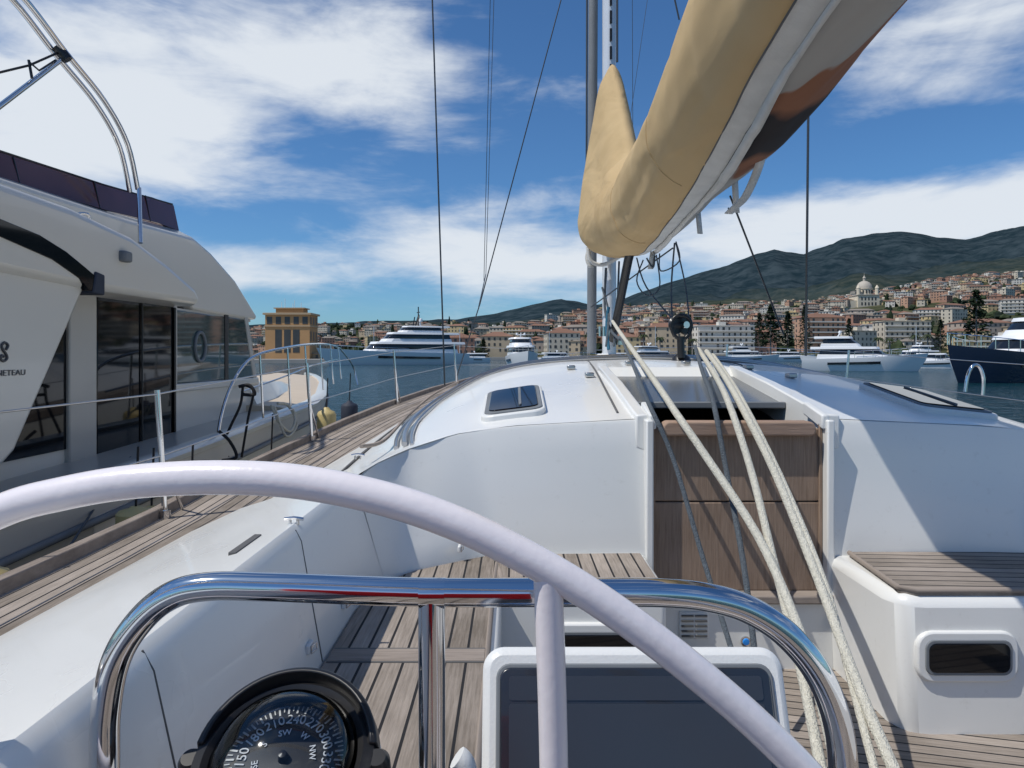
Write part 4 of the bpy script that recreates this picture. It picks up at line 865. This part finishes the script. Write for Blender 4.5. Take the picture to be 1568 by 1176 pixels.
# ================================================================== BOATS
YG=mat('yacht_glass',(.01,.014,.02),.08,var=.2); YW=mat('yacht_white',(.74,.75,.76),.25,var=.03,scale=.5)
def yacht(name,px,d,L_,B,Fb,tiers,head,hull=None,arch=True):
    hull=hull or YW; x=(px-784)/F*d
    e=empty(name,loc=(x,d,0),rot=(0,0,head))
    rings=[]
    for k in range(15):
        t=k/14; bb=B/2*(1-max(0,(t-.5)/.5)**2.3)*(.9+.1*min(1,t*4))+.02; dk=Fb*(1+.45*t*t); xs=-L_/2+L_*t
        rings.append([(xs-.0,-bb,dk),(xs-L_*.02*t,-bb*.97,dk*.6),(xs-L_*.09*t*t,-bb*.75,-.3),(xs-L_*.09*t*t,bb*.75,-.3),(xs-L_*.02*t,bb*.97,dk*.6),(xs,bb,dk)])
    loft('hull',rings,hull,e,local=True,ang=40)
    loft('hull_window_stripe',[[(r[1][0],r[1][1]*1.012,r[1][2]*1.12),(r[1][0],r[1][1]*1.012,r[1][2]*.82),(r[1][0],-r[1][1]*1.012,r[1][2]*.82),(r[1][0],-r[1][1]*1.012,r[1][2]*1.12)] for r in rings[3:10]],YG,e,local=True)
    z=Fb*1.05
    for i,(a,b,wf,hh) in enumerate(tiers):
        x0,x1=-L_/2+L_*a,-L_/2+L_*b; w_=B/2*wf; rk=hh*1.1
        def prism(nm,x0,x1,w0,w1,z0,z1,rk0,m,fr=.35):
            def ring(xa,xb,w2,zz): 
                return [(xa,-w2,zz),(xb-w2*fr*2,-w2,zz),(xb-w2*fr*.6,-w2*.75,zz),(xb,-w2*.3,zz),(xb,w2*.3,zz),(xb-w2*fr*.6,w2*.75,zz),(xb-w2*fr*2,w2,zz),(xa,w2,zz)]
            loft(nm,[ring(x0,x1,w0,z0),ring(x0+rk0*.25,x1-rk0,w1,z1)],m,e,local=True,bevel=.03)
        prism('deckhouse_%d'%i,x0,x1,w_,w_*.95,z-.2,z+hh*.32,rk*.35,YW)
        prism('deckhouse_glass_%d'%i,x0+.3,x1-rk*.35-.05,w_*.945,w_*.91,z+hh*.3,z+hh*.8,rk*.5,YG)
        prism('deckhouse_roof_%d'%i,x0-L_*.05,x1-rk*.78,w_*1.02,w_*.97,z+hh*.78,z+hh,rk*.12,YW)
        z+=hh
    if arch:
        xa=-L_/2+L_*(tiers[-1][0]+tiers[-1][1])/2
        tubes('radar_mast',[([(xa-.5,0,z-.1),(xa,0,z+L_*.05)],L_*.006),([(xa-.2,-B*.15,z+L_*.03),(xa-.2,B*.15,z+L_*.03)],L_*.004)],YW,e,local=True,sm=1)
        for sy in (-1,1): lathe('radar_dome',[(0,0),(L_*.012,.0),(L_*.013,L_*.01),(L_*.008,L_*.02),(0,L_*.023)],(xa-.2,sy*B*.14,z+L_*.03),YW,e,local=True,n=12)
    tubes('rails',[([(r[0][0],r[0][1]*.97,r[0][2]+.8) for r in rings[6:]],.03),([(r[0][0],-r[0][1]*.97,r[0][2]+.8) for r in rings[6:]],.03)]+[([(r[0][0],s*r[0][1]*.97,r[0][2]),(r[0][0],s*r[0][1]*.97,r[0][2]+.8)],.025) for r in rings[6:] for s in (-1,1)],M['steel'],e,local=True,sm=1,n=5)
    return e
sy_=yacht('superyacht',603,150,32,7,2.4,[(.08,.72,.86,2.3),(.12,.6,.76,2.0),(.18,.48,.6,1.4)],math.radians(205))
tubes('dark_radar_arch',[([(-5,-1.2,8.0),(-5.5,0,10.6),(-5,1.2,8.0)],.18),([(-5.4,0,10),(-5.4,0,12.4)],.12),([(-5.4,-.9,11.2),(-5.4,.9,11.2)],.1),([(-4.2,0,8.2),(-4.6,0,10.2)],.12)],M['black'],sy_,local=True,sm=1)
yacht('motor_yacht',800,115,15,4.6,1.8,[(.1,.72,.86,1.7),(.15,.55,.74,1.3)],math.radians(-84))
yacht('motor_yacht',1322,88,14,4.3,1.5,[(.12,.72,.86,1.4),(.15,.5,.8,1.3)],math.radians(-25))
yacht('motor_yacht',1440,105,9,3,1.1,[(.2,.7,.8,1.1)],math.radians(-30),arch=False)
yacht('navy_motor_yacht',1550,50,12,4.0,1.8,[(.1,.66,.84,1.4),(.15,.5,.78,1.3)],math.radians(198),hull=M['navyhull'])
yacht('motor_yacht',1010,160,14,4.3,1.5,[(.12,.72,.86,1.4),(.15,.5,.8,1.1)],math.radians(20))
yacht('motor_yacht',1270,150,12,4,1.4,[(.12,.7,.86,1.3)],math.radians(170))
yacht('motor_yacht',860,190,12,4,1.4,[(.12,.7,.86,1.3)],math.radians(10))
yacht('motor_yacht',930,210,14,4,1.4,[(.12,.7,.86,1.3)],math.radians(185))
yacht('motor_yacht',720,200,11,3.6,1.3,[(.12,.7,.86,1.3)],math.radians(190))
yacht('motor_yacht',1150,190,16,4.4,1.6,[(.12,.7,.86,1.5),(.2,.5,.7,1.2)],math.radians(5))
yacht('motor_yacht',1395,170,15,4.4,1.6,[(.12,.7,.86,1.5),(.2,.5,.7,1.2)],math.radians(195))
yacht('motor_yacht',1215,230,15,4.4,1.6,[(.12,.7,.86,1.5)],math.radians(5))
def sboat(px,d,L_,mh,head):
    x=(px-784)/F*d; e=empty('moored_sailboat',loc=(x,d,0),rot=(0,0,head))
    rings=[]
    for k in range(11):
        t=k/10; bb=L_*.15*(1-abs(t-.42)**2*2.2)*(1 if t<.95 else .4)+.02; xs=-L_/2+L_*t
        bb=max(.05,bb); rings.append([(xs,-bb,1.1+.3*t),(xs-.3*t,-bb*.7,-.2),(xs-.3*t,bb*.7,-.2),(xs,bb,1.1+.3*t)])
    loft('hull',rings,YW,e,local=True)
    loft('coachroof',[[(-L_*.15,-L_*.08,1.1),(-L_*.15,-L_*.07,1.65),(-L_*.15,L_*.07,1.65),(-L_*.15,L_*.08,1.1)],[(L_*.22,-L_*.06,1.2),(L_*.2,-L_*.04,1.45),(L_*.2,L_*.04,1.45),(L_*.22,L_*.06,1.2)]],YW,e,local=True)
    tubes('mast_and_boom',[([(L_*.08,0,1.2),(L_*.08,0,mh)],.08),([(L_*.08,0,2.4),(-L_*.35,0,2.5)],.14)],M['mast'],e,local=True,sm=1,n=6)
    tubes('stays',[([(L_*.08,0,mh),(L_*.5,0,1.3)],.02),([(L_*.08,0,mh),(-L_*.5,0,1.2)],.02)],M['wire'],e,local=True,sm=1,n=4)
for a in ((577,170,9,9,3.0),(700,185,9,9,.3),(1000,220,10,11,.2),(1400,170,9,9,.5),(838,240,10,10,.2)): sboat(*a)
# ================================================================== WORLD / LIGHT
el,az=math.radians(58),math.radians(248)
world=bpy.data.worlds.new('World'); scene.world=world; world.use_nodes=True; nt=world.node_tree
try: world.cycles.sampling_method='MANUAL'; world.cycles.sample_map_resolution=256
except Exception: pass
bg=nt.nodes['Background']; bg.inputs['Strength'].default_value=.08
sky=N(nt,'ShaderNodeTexSky'); sky.sky_type='NISHITA'; sky.sun_disc=False; sky.sun_elevation=el; sky.sun_rotation=az; sky.ozone_density=3; sky.dust_density=.4; sky.air_density=1.0
tc=N(nt,'ShaderNodeTexCoord'); sx=N(nt,'ShaderNodeSeparateXYZ'); nt.links.new(tc.outputs['Generated'],sx.inputs[0])
def MT(op,a,b=None,clamp=False):
    n=N(nt,'ShaderNodeMath',operation=op); n.use_clamp=clamp
    for i,v in enumerate((a,b)):
        if v is None: continue
        if isinstance(v,(int,float)): n.inputs[i].default_value=v
        else: nt.links.new(v,n.inputs[i])
    return n.outputs[0]
def cn(scale,rot,sc,det,dist,loc=(0,0,0),rough=.58):
    mp=N(nt,'ShaderNodeMapping'); mp.inputs['Scale'].default_value=sc; mp.inputs['Rotation'].default_value=(0,math.radians(rot),0); mp.inputs['Location'].default_value=loc
    nt.links.new(tc.outputs['Generated'],mp.inputs[0]); n=N(nt,'ShaderNodeTexNoise'); n.inputs['Scale'].default_value=scale; n.inputs['Detail'].default_value=det; n.inputs['Distortion'].default_value=dist; n.inputs['Roughness'].default_value=rough
    nt.links.new(mp.outputs[0],n.inputs['Vector']); return n.outputs['Fac']
n1=cn(2.6,8,(1,1,2.6),6,.35,(1.3,0,.4),.58); n2=cn(6,12,(.9,1,3.4),6,.4,(3,1,0),.6)
base=MT('ADD',MT('MULTIPLY',n1,.60),MT('MULTIPLY',n2,.40))
banks=[((180,50),(.34,.10),.13),((480,95),(.20,.05),.09),((270,185),(.15,.045),.22),((110,250),(.16,.045),.23),((600,390),(.30,.035),.19),((850,412),(.12,.02),.18),((420,430),(.12,.018),.14),((1360,318),(.30,.035),.21),((1540,335),(.15,.05),.15),((1490,80),(.20,.10),.09),((1130,372),(.12,.03),.12),((560,300),(.2,.025),.07),((700,150),(.2,.05),.04),
 ((480,215),(.10,.05),-.14),((720,260),(.16,.05),-.09),((330,335),(.12,.03),-.18),((1450,235),(.2,.04),-.15),((830,110),(.14,.12),-.08),((1130,150),(.1,.1),-.08)]
acc=base
for (px,py),(rx,rz),st_ in banks:
    v=Vector(((px-784)/F,1,(545-py)/F)).normalized()
    sb=N(nt,'ShaderNodeVectorMath',operation='SUBTRACT'); nt.links.new(tc.outputs['Generated'],sb.inputs[0]); sb.inputs[1].default_value=v
    dv=N(nt,'ShaderNodeVectorMath',operation='DIVIDE'); nt.links.new(sb.outputs[0],dv.inputs[0]); dv.inputs[1].default_value=(rx,.3,rz)
    ln=N(nt,'ShaderNodeVectorMath',operation='DOT_PRODUCT'); nt.links.new(dv.outputs[0],ln.inputs[0]); nt.links.new(dv.outputs[0],ln.inputs[1])
    ex=MT('POWER',2.718,MT('MULTIPLY',ln.outputs['Value'],-.8)); acc=MT('ADD',acc,MT('MULTIPLY',ex,st_))
mr=N(nt,'ShaderNodeMapRange',interpolation_type='SMOOTHSTEP'); mr.inputs[1].default_value=.48; mr.inputs[2].default_value=.75; nt.links.new(acc,mr.inputs[0])
tint=N(nt,'ShaderNodeMix',data_type='RGBA',blend_type='MULTIPLY'); tint.inputs[0].default_value=1; nt.links.new(sky.outputs[0],tint.inputs[6]); tint.inputs[7].default_value=(.62,1.0,1.34,1)
mx_=N(nt,'ShaderNodeMix',data_type='RGBA'); nt.links.new(MT('MULTIPLY',mr.outputs[0],.94),mx_.inputs[0]); nt.links.new(tint.outputs[2],mx_.inputs[6]); mx_.inputs[7].default_value=(9.6,10.2,10.9,1)
nt.links.new(mx_.outputs[2],bg.inputs['Color'])
sun=bpy.data.lights.new('sun','SUN'); sun.energy=3.8; sun.angle=math.radians(.5); sun.color=(1,.95,.87)
so=bpy.data.objects.new('sun',sun); col.objects.link(so)
sd=Vector((math.sin(az)*math.cos(el),math.cos(az)*math.cos(el),math.sin(el))); so.rotation_euler=sd.to_track_quat('Z','Y').to_euler(); so.location=(-20,-10,40)
cam=bpy.data.cameras.new('camera'); cam.sensor_width=36; cam.lens=36*F/1568; cam.shift_y=-43/1568; cam.clip_start=.05; cam.clip_end=20000
co=bpy.data.objects.new('camera',cam); col.objects.link(co); co.location=(0,0,H); co.rotation_euler=(math.pi/2,0,0); scene.camera=co
scene.view_settings.view_transform='Standard'; scene.view_settings.look='None'; scene.view_settings.exposure=0
